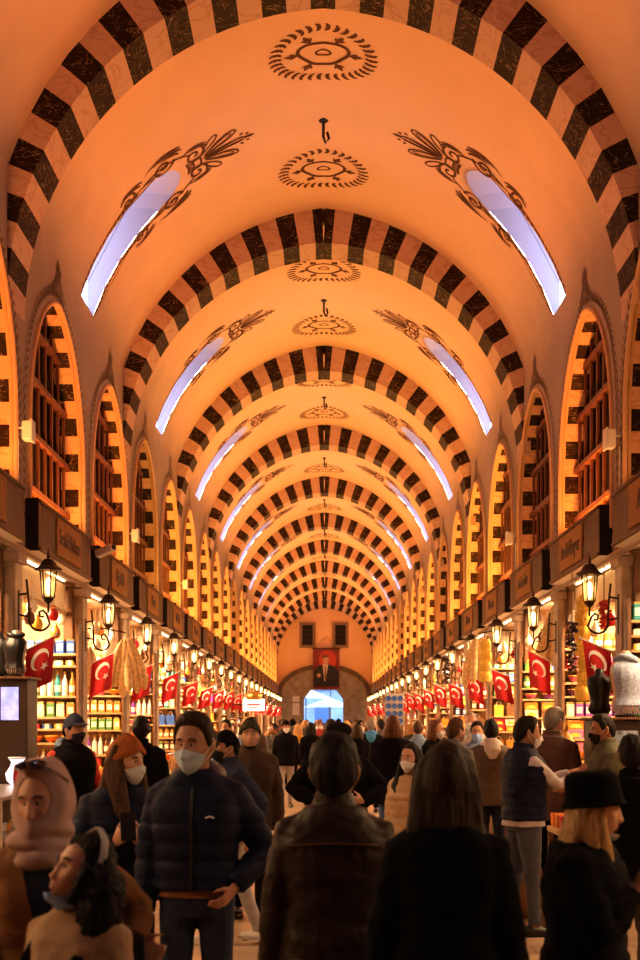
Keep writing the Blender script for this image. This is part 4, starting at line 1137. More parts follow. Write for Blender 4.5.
# street beyond the gateway
mb = MB(); mb.quad((-14, YEND+.5, -.01), (14, YEND+.5, -.01), (14, YEND+40, -.01), (-14, YEND+40, -.01)); struct(mb.obj('ground_outside', mat('street_stone', (.30, .32, .38), .6, noise_s=2, noise_a=.2)))
M_canvas = mat('canopy_canvas', (.75, .80, .90), .8)
for k, (x, y, z, s, a) in enumerate(((-1.3, 91, 4.0, 1.5, .2), (.3, 93, 3.4, 1.3, .9), (1.6, 92, 4.6, 1.5, .5), (.4, 97, 5.4, 2.0, .1))):
    r = empty('street_parasol', (x, y, 0), a); tag(r, ('white square street parasol left outside the gateway', 'low white street parasol in the middle outside the gateway', 'white street parasol right outside the gateway', 'tall white street parasol furthest outside the gateway')[k], 'parasol', 'parasols outside the gateway')
    q = MB(); q.add([(-s, -s, z-.7), (s, -s, z-.7), (s, s, z-.7), (-s, s, z-.7), (0, 0, z)], [(0, 1, 4), (1, 2, 4), (2, 3, 4), (3, 0, 4)]); q.obj('canopy', M_canvas, r)
    q = MB(); q.tube([(0, 0, 0), (0, 0, z)], .04, 8); q.obj('pole', M_iron, r)
mb = MB(); mb.box(-13, 13, 0, 8, 0, 14); r = mb.obj('street_building', mat('street_facade', (.20, .26, .42), .5, noise_s=1, noise_a=.3)); r.location = (0, YEND+32, 0); tag(r, 'bluish building facade across the street beyond the gateway', 'building')
for a in range(9):
    for b in range(4):
        q = MB(); q.box(-11+2.7*a-.7, -11+2.7*a+.7, -.04, -.005, 1.2+3.1*b, 3.2+3.1*b); q.obj('window', mat('street_glass', (.08, .14, .32), .1), r)

r = empty('display_table', (2.20, 11.55, 0)); tag(r, 'low wooden stall table of boxes and jars before the olive stallholder', 'table')
mb = MB(); mb.bbox((0, 0, .80), (.46, .60, .05), .01); mb.obj('table_top', M_lwood, r)
mb = MB(); mb.bbox((0, 0, .40), (.40, .54, .03), .006); mb.obj('shelf', M_lwood, r)
for sx in (-1, 1):
    for sy in (-1, 1): mb = MB(); mb.bbox((sx*.20, sy*.27, .39), (.045, .045, .78), .006); mb.obj('leg', M_brown, r)
for lv, z in enumerate((.416, .826)):
    for k in range(6):
        kk = ['spice_jar', 'sweets_box'][lv]; col = ['crimson', 'orange', 'amber'][k % 3]
        o = put(kk, col, (2.20-.13+.13*(k % 3) if lv == 0 else 2.20-.10+.21*(k % 2), 11.55-.12+.24*(k//3) if lv == 0 else 11.55-.2+.2*(k//2), z), 0, '%s %s, %s on the %s of the stall table by the vest man' % (col, WORD[kk], ORD[k], ('shelf', 'top')[lv]), '%ss on the stall table' % WORD[kk])
# ------------------------------------------------------------------ people
def sm(a, b, x):
    t = max(0, min(1, (x-a)/(b-a))); return t*t*(3-2*t)
def gau(x, s): return math.exp(-(x/s)**2)
def skin(name, c): return mat('skin_'+name, c, .5, noise_s=14, noise_a=.08, bump=.05, bump_s=120, spec=.35)
SK_L = skin('light', (.58, .33, .23)); SK_M = skin('mid', (.42, .215, .135)); SK_D = skin('tan', (.34, .17, .10))
def cloth(name, c, rough=.85, b=.25, bs=90, na=.12, **k): return mat('cloth_'+name, c, rough, noise_s=11, noise_a=na, bump=b, bump_s=bs, **k)
def hairm(name, c):
    m = mat('hair_'+name, c, .62, noise_s=0, spec=.25)
    nt = m.node_tree; b = nt.nodes['Principled BSDF']
    tc = nt.nodes.new('ShaderNodeTexCoord'); mp = nt.nodes.new('ShaderNodeMapping'); mp.inputs['Scale'].default_value = (60, 60, 5)
    n = nt.nodes.new('ShaderNodeTexNoise'); n.inputs['Scale'].default_value = 2; n.inputs['Detail'].default_value = 4
    nt.links.new(tc.outputs['Object'], mp.inputs[0]); nt.links.new(mp.outputs[0], n.inputs['Vector'])
    r = nt.nodes.new('ShaderNodeMapRange'); r.inputs[1].default_value = .3; r.inputs[2].default_value = .7; r.inputs[3].default_value = .55; r.inputs[4].default_value = 1.5
    nt.links.new(n.outputs[0], r.inputs[0]); v = nt.nodes.new('ShaderNodeVectorMath'); v.operation = 'SCALE'; v.inputs[0].default_value = c
    nt.links.new(r.outputs[0], v.inputs['Scale']); nt.links.new(v.outputs[0], b.inputs['Base Color'])
    bp = nt.nodes.new('ShaderNodeBump'); bp.inputs['Strength'].default_value = .5; bp.inputs['Distance'].default_value = .01
    nt.links.new(n.outputs[0], bp.inputs['Height']); nt.links.new(bp.outputs[0], b.inputs['Normal'])
    return m
H_BK = hairm('black', (.014, .010, .008)); H_DB = hairm('dark_brown', (.035, .018, .010)); H_BR = hairm('brown', (.085, .040, .018)); H_BL = hairm('blond', (.42, .25, .10)); H_GR = hairm('grey', (.22, .19, .16)); H_AU = hairm('auburn', (.12, .045, .018))
M_eye = mat('eye_white', (.75, .70, .66), .2); M_iris = mat('eye_iris', (.03, .015, .01), .15); M_brow = mat('eyebrow_dark', (.03, .018, .012), .8); M_lip = mat('lip_rose', (.36, .12, .09), .45)
M_mask = mat('surgical_mask_blue', (.50, .62, .74), .8, bump=.15, bump_s=50); M_maskw = mat('surgical_mask_white', (.72, .74, .76), .8, bump=.15, bump_s=50); M_maskk = mat('face_mask_black', (.015, .014, .016), .8); M_maskb = mat('face_mask_sky', (.30, .46, .85), .8)
M_shoe = mat('shoe_black_leather', (.02, .015, .013), .4); M_sole = mat('shoe_white_sole', (.6, .58, .55), .6)

def remesh(vf, vox, smooth=2, wr=None):
    """union closed pieces into one skin; wr(co, normal) gives a displacement along the normal"""
    me = bpy.data.meshes.new('tmp'); vs = []; fs = []
    for v, f in vf:
        o = len(vs); vs += [tuple(p) for p in v]; fs += [tuple(i+o for i in q) for q in f]
    me.from_pydata(vs, [], fs); me.update()
    bm = bmesh.new(); bm.from_mesh(me); bmesh.ops.recalc_face_normals(bm, faces=bm.faces); bm.to_mesh(me); bm.free()
    ob = bpy.data.objects.new('tmp', me); COL.objects.link(ob)
    m = ob.modifiers.new('r', 'REMESH'); m.mode = 'VOXEL'; m.voxel_size = vox; m.use_smooth_shade = True
    if smooth: s = ob.modifiers.new('s', 'SMOOTH'); s.iterations = smooth; s.factor = .5
    dg = bpy.context.evaluated_depsgraph_get(); out = bpy.data.meshes.new_from_object(ob.evaluated_get(dg))
    bpy.data.objects.remove(ob); bpy.data.meshes.remove(me)
    if wr:
        ns = [v.normal.copy() for v in out.vertices]
        for v, n in zip(out.vertices, ns): v.co += n*wr(v.co, n)
    return out
def to_obj(me, name, m, parent, s):
    for v in me.vertices: v.co *= s
    me.materials.clear(); me.materials.append(m); me.shade_smooth(); me.update()
    me.name = name
    return link(name, me, parent)
def superloft(rings, n=20, p=2.4):
    vs = []; fs = []
    for z, rx, ry, cx, cy in rings:
        for i in range(n):
            a = 2*pi*i/n; c, s = cos(a), sin(a)
            vs.append(Vector((cx+rx*math.copysign(abs(c)**(2/p), c), cy+ry*math.copysign(abs(s)**(2/p), s), z)))
    m = len(rings)
    for j in range(m-1):
        for i in range(n): fs.append((j*n+i, j*n+(i+1) % n, (j+1)*n+(i+1) % n, (j+1)*n+i))
    fs.append(tuple(range(n-1, -1, -1))); fs.append(tuple((m-1)*n+i for i in range(n)))
    return vs, fs
NOSE = [1.0]
def head_pt(lon, lat, off=0.0):     # degrees; face looks to -Y
    l, a = rad(lon), rad(lat)
    dx, dy, dz = sin(l)*cos(a), -cos(l)*cos(a), sin(a)
    x = .077*dx; y = (.096 if dy < 0 else .104)*dy; z = (.127 if dz > 0 else .122)*dz
    fr = max(0, -dy)
    t = sm(0, -.11, z)
    x *= 1-.20*t
    if z < 0: y -= fr*(.034*t) if dy < 0 else 0
    al = lon if lon <= 180 else lon-360
    r = 0
    if abs(al) < 80:
        r += NOSE[0]*.023*gau(al, 8)*gau(lat+15, 7)+NOSE[0]*.014*gau(al, 6)*gau(lat+3, 9)          # nose
        r += .008*(gau(al-7, 4)+gau(al+7, 4))*gau(lat+18, 4.5)
        r -= .012*(gau(al-21, 10)+gau(al+21, 10))*gau(lat-3, 6)                     # eye sockets
        r += .006*(gau(al-20, 14)+gau(al+20, 14))*gau(lat-13, 5)                    # brow
        r += .006*(gau(al-36, 14)+gau(al+36, 14))*gau(lat+11, 9)                    # cheek bones
        r += .007*gau(al, 15)*(gau(lat+30.5, 3)+gau(lat+37, 3))-.004*gau(al, 17)*gau(lat+33.7, 1.6)   # lips
        r += .008*gau(al, 16)*gau(lat+55, 10)                                       # chin
    p = Vector((x, y, z)); d = p.normalized()
    return p+d*(r+off)
HAIRLINE = [(0, 44), (25, 42), (48, 36), (62, 20), (72, -2), (84, -6), (92, 10), (104, 8), (112, -14), (135, -34), (180, -44)]
def interp(tb, x):
    for (a, b), (c, d) in zip(tb, tb[1:]):
        if a <= x <= c: return b+(d-b)*(x-a)/(c-a)
    return tb[-1][1]
def grid_head(off, nlon=64, nlat=40):
    """closed head-like surface with a per direction offset"""
    vs = [head_pt(0, -89.9, off(0, -90))]; fs = []
    for j in range(1, nlat):
        lat = -90+180*j/nlat
        for i in range(nlon):
            lon = -180+360*i/nlon; vs.append(head_pt(lon, lat, off(lon, lat)))
    vs.append(head_pt(0, 89.9, off(0, 90)))
    for i in range(nlon): fs.append((0, 1+(i+1) % nlon, 1+i))
    for j in range(nlat-2):
        for i in range(nlon):
            a = 1+j*nlon; i2 = (i+1) % nlon
            fs.append((a+i, a+i2, a+nlon+i2, a+nlon+i))
    a = 1+(nlat-2)*nlon
    for i in range(nlon): fs.append((a+i, a+(i+1) % nlon, len(vs)-1))
    return vs, fs
def patch(fn, lon0, lon1, lat0, lat1, n=24, m=16):
    """open patch of the head surface: fn(lon, lat) -> offset or None"""
    idx = {}; vs = []; fs = []
    for j in range(m+1):
        for i in range(n+1):
            lon = lon0+(lon1-lon0)*i/n; lat = lat0+(lat1-lat0)*j/m; o = fn(lon, lat)
            if o is not None: idx[i, j] = len(vs); vs.append(head_pt(lon, lat, o))
    for j in range(m):
        for i in range(n):
            q = [(i, j), (i+1, j), (i+1, j+1), (i, j+1)]
            q = [idx[k] for k in q if k in idx]
            if len(q) >= 3: fs.append(tuple(q))
    return vs, fs
def patch_lim(lim, off, lon0=-180, lon1=180, n=72, m=20, top=None):
    vs = []; fs = []
    for j in range(m+1):
        for i in range(n+1):
            lo = lon0+(lon1-lon0)*i/n; a = lim(abs(lo)); b = top(abs(lo)) if top else 89.5
            la = a+(b-a)*j/m; vs.append(head_pt(lo, la, off(lo, la, j/m)))
    for j in range(m):
        for i in range(n): a = j*(n+1)+i; fs.append((a, a+1, a+n+2, a+n+1))
    return vs, fs
def two_bone(a, b, l1, l2, pole):
    a, b = Vector(a), Vector(b); d = b-a; L = d.length
    if L > (l1+l2)*.995: b = a+d*((l1+l2)*.995/L); d = b-a; L = d.length
    x = (l1*l1-l2*l2+L*L)/(2*L); h = sqrt(max(0, l1*l1-x*x)); u = d/L
    p = Vector(pole); p = p-u*p.dot(u); p = p.normalized() if p.length > 1e-6 else Vector((0, 1, 0))
    return a+u*x+p*h, b
def hand_geo(wr, d, n, t, curl=.5, k=1.0, fr=.0085):
    d = Vector(d).normalized(); n = Vector(n); n = (n-d*n.dot(d)).normalized(); t = Vector(t); t = (t-d*t.dot(d)-n*t.dot(n)).normalized(); wr = Vector(wr)
    out = [tube_geo([wr-d*.02*k, wr+d*.025*k, wr+d*.06*k, wr+d*.092*k], [(.026*k, .019*k), (.034*k, .019*k), (.041*k, .016*k), (.038*k, .012*k)], 12, ref=t, cap='round')]
    for q, (o, l, cc) in enumerate(((.029, .070, 1.0), (.010, .080, 1.05), (-.010, .074, 1.12), (-.028, .058, 1.25))):
        p = wr+d*(.088-.004*abs(o)/.03)*k+t*o*k; a = .15; pts = [p-d*.015*k, p]
        for sgm, f in enumerate((.45, .32, .23)):
            a += curl*cc*(.55 if sgm == 0 else .9)
            dd = (d*cos(a)+n*sin(a)+t*(o*2.2)).normalized(); p = p+dd*l*f*k; pts.append(p)
        out.append(tube_geo(pts, [fr*1.05, fr*1.05, fr, fr*.92, fr*.8], 8, cap='round'))
    p = wr+d*.028*k+t*.026*k; pts = [p-t*.012*k, p]
    for l, a in ((.038, .75), (.032, .45), (.024, .30)):
        p = p+(d*cos(a)+t*sin(a)*.9+n*(.25+.3*curl)).normalized()*l*k; pts.append(p)
    out.append(tube_geo(pts, [fr*1.5, fr*1.45, fr*1.25, fr*1.1, fr*.9], 8, cap='round'))
    return out
NP = [0]
def person(px, d, H, yaw, label, top, pants, shoes=M_shoe, skin=SK_M, hair=H_DB, hairstyle='short', female=False, w=1.0, hands=None, legs=None, head=(0, 0, 0), hat=None, mask=None, vox=.012, lean=0, group=None, near=False, x=None, kid=1.0, z0=0, hm=None, shirt=None, extra=None, hood=None, y=None):
    s = H/1.75; NOSE[0] = .72 if hairstyle == 'girl' else 1.0
    X0 = (px-PX0)*d/F if x is None else x
    hands = hands or {}; legs = legs or {-1: (4, 2), 1: (-4, 3)}
    tl = math.tan(rad(lean))
    def LN(p):
        p = Vector(p)
        if p.z > .95: p.y -= (p.z-.95)*tl
        return p
    sh = (.145 if female else .166)*min(w, 1.12)
    # ---- legs
    leg = {}
    for sd in (-1, 1):
        fw, bd = legs.get(sd, (0, 0)); hip = Vector((sd*(.088 if not female else .09), 0, .90)); a = rad(fw); b = rad(bd)
        kn = hip+Vector((sd*.01, -sin(a), -cos(a)))*.425
        an = kn+Vector((0, sin(b-a), -cos(b-a)))*.40
        leg[sd] = [hip, kn, an, rad(bd-fw)]
    low = min(leg[-1][2].z, leg[1][2].z); dz = .085-low
    def UP(p): return Vector((p[0], p[1], p[2]+dz))
    for sd in leg: leg[sd] = [UP(leg[sd][0]), UP(leg[sd][1]), UP(leg[sd][2]), leg[sd][3]]
    def T(p): return UP(LN(p))
    # ---- torso rings: z, rx, ry, cy
    if female: base = [(.84, .13, .10, .0), (.93, .172, .118, .01), (1.02, .150, .105, .0), (1.11, .125, .092, -.005), (1.22, .142, .110, -.012), (1.30, .152, .112, -.010), (1.38, .150, .092, 0), (1.44, .12, .075, .01), (1.49, .06, .06, .015)]
    else: base = [(.84, .13, .10, 0), (.94, .165, .12, .005), (1.04, .155, .11, 0), (1.14, .152, .108, 0), (1.26, .172, .120, -.005), (1.35, .180, .115, 0), (1.41, .158, .095, .01), (1.45, .112, .078, .015), (1.50, .065, .06, .02)]
    def rings(off, zlo=None, zhi=9, ext=None):
        o = []
        rs_ = [(z, rx*w, ry*w, cy) for z, rx, ry, cy in base]
        if ext: rs_ = ext+[r for r in rs_ if r[0] > ext[-1][0]+.02]
        for z, rx, ry, cy in rs_:
            if z > zhi: continue
            if zlo is not None and z < zlo: continue
            c = T((0, cy, z)); o.append((c.z, rx+off, ry+off*1.05, 0, c.y))
        return o
    # ---- arms
    arm = {}
    for sd in (-1, 1):
        hd = hands.get(sd) or {}
        S = T((sd*sh, .012, 1.392)); tgt = hd.get('p', (sd*(.235 if female else .255), -.04, .80)); tgt = Vector(tgt)+Vector((0, 0, dz))
        E, Wr = two_bone(S, tgt, .295, .255, hd.get('pole', (sd*.35, .8, -.1)))
        dd = Vector(hd['d']) if 'd' in hd else (Wr-E).normalized()
        nn = Vector(hd.get('n', (-sd, 0, 0))); tt = Vector(hd.get('t', (0, -1, 0)))
        arm[sd] = (S, E, Wr, dd, nn, tt, hd.get('curl', .45))
    # ---- head transform
    hc = T((0, -.018, 1.628)); nb = T((0, .012, 1.49))
    hy, hp, hr = head
    HM = Matrix.Translation(nb)@Euler((rad(hp), rad(hr), rad(hy)), 'XYZ').to_matrix().to_4x4()@Matrix.Translation(hc-nb)@Matrix.Scale(kid, 4)
    def HG(g): return [HM@Vector(p) for p in g[0]], g[1]
    # ---- body (one skin)
    pcs = [superloft(rings(0), 20)]
    for sd in (-1, 1):
        S, E, Wr, dd, nn, tt, cu = arm[sd]
        pcs.append(tube_geo([T((sd*.10, .012, 1.41)), S, S.lerp(E, .5), E, E.lerp(Wr, .35), Wr], [.055, .056*w, .047*w, .038, .036, .025], 10, cap='round'))
        pcs += hand_geo(Wr, dd, nn, tt, cu, fr=max(.0085, vox*.85))
        h_, k_, a_, f_ = leg[sd]
        pcs.append(tube_geo([h_, h_.lerp(k_, .5), k_, k_.lerp(a_, .35), a_], [.078, .068, .05, .05, .036], 10, cap='round'))
        ft = Vector((0, -cos(f_*.5), -sin(f_*.3)*.4))
        pcs.append(tube_geo([a_+Vector((0, .04, -.045)), a_+Vector((0, -.03, -.045)), a_+Vector((0, -.13, -.06))], [.03, .035, .025], 8, cap='round'))
    pcs.append(tube_geo([T((0, .02, 1.44)), T((0, .018, 1.50)), HM@Vector((0, .02, -.06))], [.068 if not female else .056, .057 if not female else .047, .056 if not female else .048], 12, cap='round'))
    body = remesh(pcs, vox if near else max(vox, .012), 1)
    hv = HG(grid_head(lambda lo, la: 0, 80 if near else 40, 56 if near else 30))
    bm = bmesh.new(); bm.from_mesh(body)
    def add_bm(v, f):
        vv = [bm.verts.new(p) for p in v]
        for q in f:
            try: bm.faces.new([vv[i] for i in q])
            except ValueError: pass
    add_bm(*hv)
    for sd in (-1, 1):      # ears
        e = tube_geo([Vector((sd*.070, .005, -.032)), Vector((sd*.080, .010, -.01)), Vector((sd*.084, .014, .014)), Vector((sd*.078, .012, .030))], [(.006, .010), (.008, .017), (.008, .018), (.006, .010)], 8, ref=(1, 0, 0), cap='round')
        add_bm(*HG(e))
    bm.to_mesh(body); bm.free()
    P = to_obj(body, 'person', skin, None, s)
    P.location = (X0, d if y is None else y, z0); P.rotation_euler = (0, 0, rad(yaw))
    # ---- trousers
    if pants is not None:
        wide = pants.get('wide', 0); tr = []
        if pants.get('skirt'): pass
        zz = [(z, rx, ry, cy) for z, rx, ry, cy in base if z <= 1.06]
        tr.append(superloft([(UP((0, 0, z)).z, rx*w+.012, ry*w+.014, 0, cy) for z, rx, ry, cy in zz], 20))
        for sd in (-1, 1):
            h_, k_, a_, f_ = leg[sd]
            tr.append(tube_geo([h_+Vector((0, 0, .02)), h_.lerp(k_, .45), k_, k_.lerp(a_, .4), a_+(k_-a_)*.02], [.094*w, .082*w+wide*.2, .062+wide*.6, .058+wide, .050+wide*1.3], 14, cap='flat'))
        seed = NP[0]*3.1
        def wrp(co, n): 
            kz = gau(co.z-.48, .10)+gau(co.z-.14, .10)
            return .006*noise.noise(Vector((co.x*9+seed, co.y*9, co.z*22)))*(.5+1.3*kz)
        to_obj(remesh(tr, vox, 2, wrp if vox < .016 else None), 'trousers', pants['m'], P, s)
    # ---- shoes
    for sd in (-1, 1):
        h_, k_, a_, f_ = leg[sd]
        zb = a_.z-.085
        mb = MB(); prof = [(.075, .030, .045), (.05, .040, .062), (0, .041, .064), (-.06, .042, .046), (-.12, .045, .036), (-.165, .036, .028), (-.19, .018, .018)]
        vs = []; n = 12
        for yy, rx, hz in prof:
            for i in range(n):
                a = 2*pi*i/n; zc = hz if sin(a) > 0 else .0
                vs.append(Vector((a_.x+sd*max(0, -yy)*.12+rx*cos(a), a_.y+.0+yy, max(zb+.012, zb+.02+ (hz*1.25*sin(a) if sin(a) > 0 else .01*sin(a))))))
        fs = [(j*n+i, j*n+(i+1) % n, (j+1)*n+(i+1) % n, (j+1)*n+i) for j in range(len(prof)-1) for i in range(n)]
        fs += [tuple(range(n-1, -1, -1)), tuple((len(prof)-1)*n+i for i in range(n))]
        piv = Vector((a_.x, a_.y-.05, zb)); R_ = Matrix.Translation(piv)@Matrix.Rotation(min(0.6, max(-.6, -f_*.6)) if a_.z > .10 else 0, 4, 'X')@Matrix.Translation(-piv)
        mb.add([(R_@v)*s for v in vs], fs); so = mb.obj('shoe', shoes, P, smooth=True)
        if near or vox <= .012:
            q = MB(); q.add([(R_@Vector((a_.x+sd*max(0, -yy)*.12+(rx+.004)*c_, a_.y+yy, zb+zz_))*s) for yy, rx, hz in prof for c_, zz_ in ((-1, 0), (1, 0), (1, .014), (-1, .014))], [(j*4+i, j*4+(i+1) % 4, (j+1)*4+(i+1) % 4, (j+1)*4+i) for j in range(len(prof)-1) for i in range(4)]+[(3, 2, 1, 0)])
            q.obj('sole', M_sole if shoes is not M_shoe else M_black, so)
    # ---- shirt tail / sweater under an open jacket
    if shirt:
        zl = shirt.get('z', .90)
        r_ = [(zl, .172*w, .128*w, .005)]+[(z, rx*w, ry*w, cy) for z, rx, ry, cy in base if zl+.03 < z < 1.50]
        g = superloft([(T((0, 0, z)).z, rx+.016, ry+.016, 0, T((0, cy, z)).y) for z, rx, ry, cy in r_], 20)
        pc2 = [g]
        if shirt.get('sleeves'):
            for sd in (-1, 1):
                S, E, Wr, dd, nn, tt, cu = arm[sd]
                pc2.append(tube_geo([T((sd*.10, .012, 1.41)), S, S.lerp(E, .5), E, E.lerp(Wr, .4), Wr.lerp(E, .04)], [.066, .070, .060, .052, .047, .040], 12, cap='flat'))
        to_obj(remesh(pc2, vox, 2, (lambda co, n: .006*noise.noise(co*16))), 'shirt', shirt['m'], P, s)
    # ---- outer garment
    if top:
        t = top.get('t', .03); hem = top.get('hem', .86); kind = top.get('kind', 'jacket'); fl = top.get('flare', 0)
        ex = []
        if hem < .93:
            n_ = max(2, int((.94-hem)/.12)+1)
            for i in range(n_):
                q = i/(n_); zz = hem+(.93-hem)*q; k = 1-q
                ex.append((zz, (.172 if female else .170)*w+fl*k, .124*w+fl*k*.8, .005))
            R0 = rings(t, None, 9, ex)
        else:
            c = T((0, 0, hem)); near_ = min(base, key=lambda b: abs(b[0]-hem))
            R0 = [(c.z, near_[1]*w+t*.9, near_[2]*w+t, 0, T((0, near_[3], hem)).y)]+[r for r in rings(t) if r[0] > c.z+.03]
        R0 = [r for r in R0]
        pcs = [superloft(R0, 24)]
        if kind != 'vest':
            for sd in (-1, 1):
                S, E, Wr, dd, nn, tt, cu = arm[sd]
                ar = top.get('sleeve', t)
                pcs.append(tube_geo([T((sd*.06, .012, 1.43)), S+Vector((0, 0, -.006)), S.lerp(E, .5), E, E.lerp(Wr, .4), Wr.lerp(E, .02)], [.046+ar*.8, .046+ar, .042+ar, .037+ar*.9, .033+ar*.8, .031+ar*.5], 14, cap='flat'))
        elif True:
            for sd in (-1, 1):
                S = arm[sd][0]; pcs.append(tube_geo([T((sd*.09, .012, 1.40)), S+Vector((-sd*.03, 0, -.02))], [.06+t, .052+t], 12, cap='flat'))
        if top.get('collar', 1):
            cz = top.get('collar_h', .045)
            c0, c1 = T((0, .016, 1.475)), T((0, .010, 1.475+cz+.03))
            pcs.append(tube_geo([c0, c0.lerp(c1, .5), c1], [(.088, .085), (.082, .080), (.078, .078)], 16, ref=(1, 0, 0), cap='flat'))
        seed = NP[0]*5.7
        q = top.get('quilt', 0); amp = top.get('wr', .007)
        def wrj(co, n):
            dsp = amp*noise.noise(Vector((co.x*8+seed, co.y*8, co.z*15)))+amp*.5*noise.noise(Vector((co.x*22+seed, co.y*22, co.z*30)))
            if q: dsp += q*(abs(sin(pi*co.z/top.get('qs', .075)))**.55-.6)
            return dsp
        J_ = to_obj(remesh(pcs, vox, 2, wrj if vox < .016 else None), {'jacket': 'jacket', 'coat': 'coat', 'puffer': 'puffer_jacket', 'vest': 'quilted_vest', 'sweater': 'sweater'}[kind], top['m'], P, s)
        # front zip or placket, and pockets, laid on the surface
        def ys(x, z, front=True):
            best = None
            for a, b in zip(R0, R0[1:]):
                if a[0] <= z <= b[0]:
                    u = (z-a[0])/(b[0]-a[0]); rx = a[1]+(b[1]-a[1])*u; ry = a[2]+(b[2]-a[2])*u; cy = a[4]+(b[4]-a[4])*u
                    k = max(0, 1-(abs(x)/rx)**2.4)**(1/2.4); return cy-ry*k if front else cy+ry*k
            return 0
        def strip(name, pts, wd, m, front=True, par=None):
            mb = MB(); mb.tube([Vector((x_, ys(x_, z_, front)+(-.004 if front else .004), z_))*s for x_, z_ in pts], [wd*s]*len(pts), 6, cap='round'); return mb.obj(name, m, par or J_, smooth=True)
        zt = T((0, 0, 1.43)).z; zb = R0[0][0]+.01
        if top.get('zip') and vox <= .014:
            strip('zip', [(0, zb+(zt-zb)*i/10) for i in range(11)], .007, top['zip'])
        if top.get('yoke'):
            zz = T((0, 0, 1.35)).z
            strip('yoke_seam', [(-.17+.034*i, zz+.01*cos((i-5)*.3)) for i in range(11)], .0045, top['yoke'], False)
            strip('hem_band', [(-.16+.032*i, zb+.05) for i in range(11)], .005, top['yoke'], False)
            for sx in (): strip('back_seam', [(sx*(1+.3*i/10), zb+.05+(zz-zb-.05)*i/10) for i in range(11)], .0035, top['yoke'], False)
        if top.get('pocket') and vox <= .014:
            for sx in (-1, 1): strip('pocket', [(sx*.10, zb+.10), (sx*.135, zb+.22)], .006, top['pocket'])
        if top.get('inner'):
            vs = []; fs = []; za, zz = T((0, 0, 1.12)).z, T((0, 0, 1.44)).z
            for j in range(9):
                z_ = za+(zz-za)*j/8; wd_ = .012+.075*(j/8)
                for i in range(5): x_ = -wd_+2*wd_*i/4; vs.append(Vector((x_, ys(x_, z_)-.005, z_))*s)
            fs = [(j*5+i, j*5+i+1, j*5+i+6, j*5+i+5) for j in range(8) for i in range(4)]
            mb = MB(); mb.add(vs, fs); mb.obj('inner_top', top['inner'], J_, smooth=True)
            for sd in (-1, 1):
                vs = []
                for j in range(9):
                    z_ = za+(zz-za)*j/8; a_ = .012+.075*(j/8); b_ = a_+.015+.055*sin(pi*min(1, j/8*.9+.05))
                    vs += [Vector((sd*a_, ys(a_, z_)-.010, z_))*s, Vector((sd*b_, ys(b_, z_)-.012, z_))*s]
                mb = MB(); mb.add(vs, [(2*j, 2*j+1, 2*j+3, 2*j+2) for j in range(8)]); mb.obj('lapel', top['m'], J_, smooth=True)
            for q_ in (0, 1): mb = MB(); c_ = T((0, 0, 1.06-.16*q_)); mb.lathe([(.012, -.004), (.013, 0), (.010, .004), (.001, .005)], 12, M=Matrix.Scale(s, 4)@Matrix.Translation((.015, ys(.015, c_.z)-.004, c_.z))@Matrix.Rotation(pi/2, 4, 'X')); mb.obj('button', M_iron, J_)
        if top.get('badge'):
            mb = MB(); zz = T((0, 0, 1.30)).z; xx = .085
            mb.add([Vector((xx+.022*cos(a), ys(xx, zz)-.012, zz+.012*abs(sin(a))-.002))*s for a in [pi*i/10 for i in range(11)]]+[Vector((xx+.012*cos(a), ys(xx, zz)-.012, zz+.005*abs(sin(a))-.002))*s for a in [pi-pi*i/10 for i in range(11)]], [tuple(range(22))]); mb.obj('badge', M_white, J_)
    if hood:
        c0 = T((0, .03, 1.50)); pts = []
        for i in range(15):
            a = rad(-60)+rad(300)*i/14+rad(0); pts.append(c0+Vector((.098*cos(a+pi/2-rad(90)), .10*sin(a+pi/2-rad(90))+.0, .03*sin(a-pi/2)-.005)))
        pts = [c0+Vector((.098*sin(a), .095*cos(a)+.01, .035*cos(a)-.02)) for a in [rad(-150+300*i/14) for i in range(15)]]
        g = tube_geo(pts, [.026]+[.036]*13+[.026], 10, cap='round'); g2 = tube_geo([c0+Vector((0, .10, .02)), c0+Vector((0, .145, -.07)), c0+Vector((0, .15, -.16))], [(.09, .045), (.10, .04), (.05, .02)], 12, ref=(1, 0, 0), cap='round')
        to_obj(remesh([g, g2], vox, 3, lambda co, n: .004*noise.noise(co*25)), 'hood', hood, P, s)
    # ---- hair
    def toh(g, name, m, par=P, solid=0):
        v, f = HG(g); mb = MB(); mb.add([p*s for p in v], f); return mb.obj(name, m, par, smooth=True)
    hv = .009 if near else .013
    thick = .014 if hairstyle != 'buzz' else .005
    if hairstyle and not hat in ('hijab',):
        up = 0
        def ho(lo, la):
            a = abs(lo); lim = interp(HAIRLINE, a)
            if hairstyle in ('long', 'bob', 'girl') and a > 62: lim = -46
            e = sm(lim-7, lim+9, la)
            t_ = -.012+(.012+thick)*e
            if hairstyle in ('short',) and e > .5: t_ += .014*gau(la-60, 32)*(1 if a < 90 else .6)+.007*noise.noise(Vector((sin(rad(lo))*3, cos(rad(lo))*3, la*.06+NP[0])))
            if hairstyle == 'girl' and e > .5: t_ += .022
            if hat: t_ = min(t_, .004) if la > 10 else t_
            return t_+(.003*noise.noise(Vector((lo*.35, la*.02, NP[0])))*e if e > .2 else 0)
        hp_ = [grid_head(ho, 72, 44)]
        if hairstyle == 'receding':
            pass
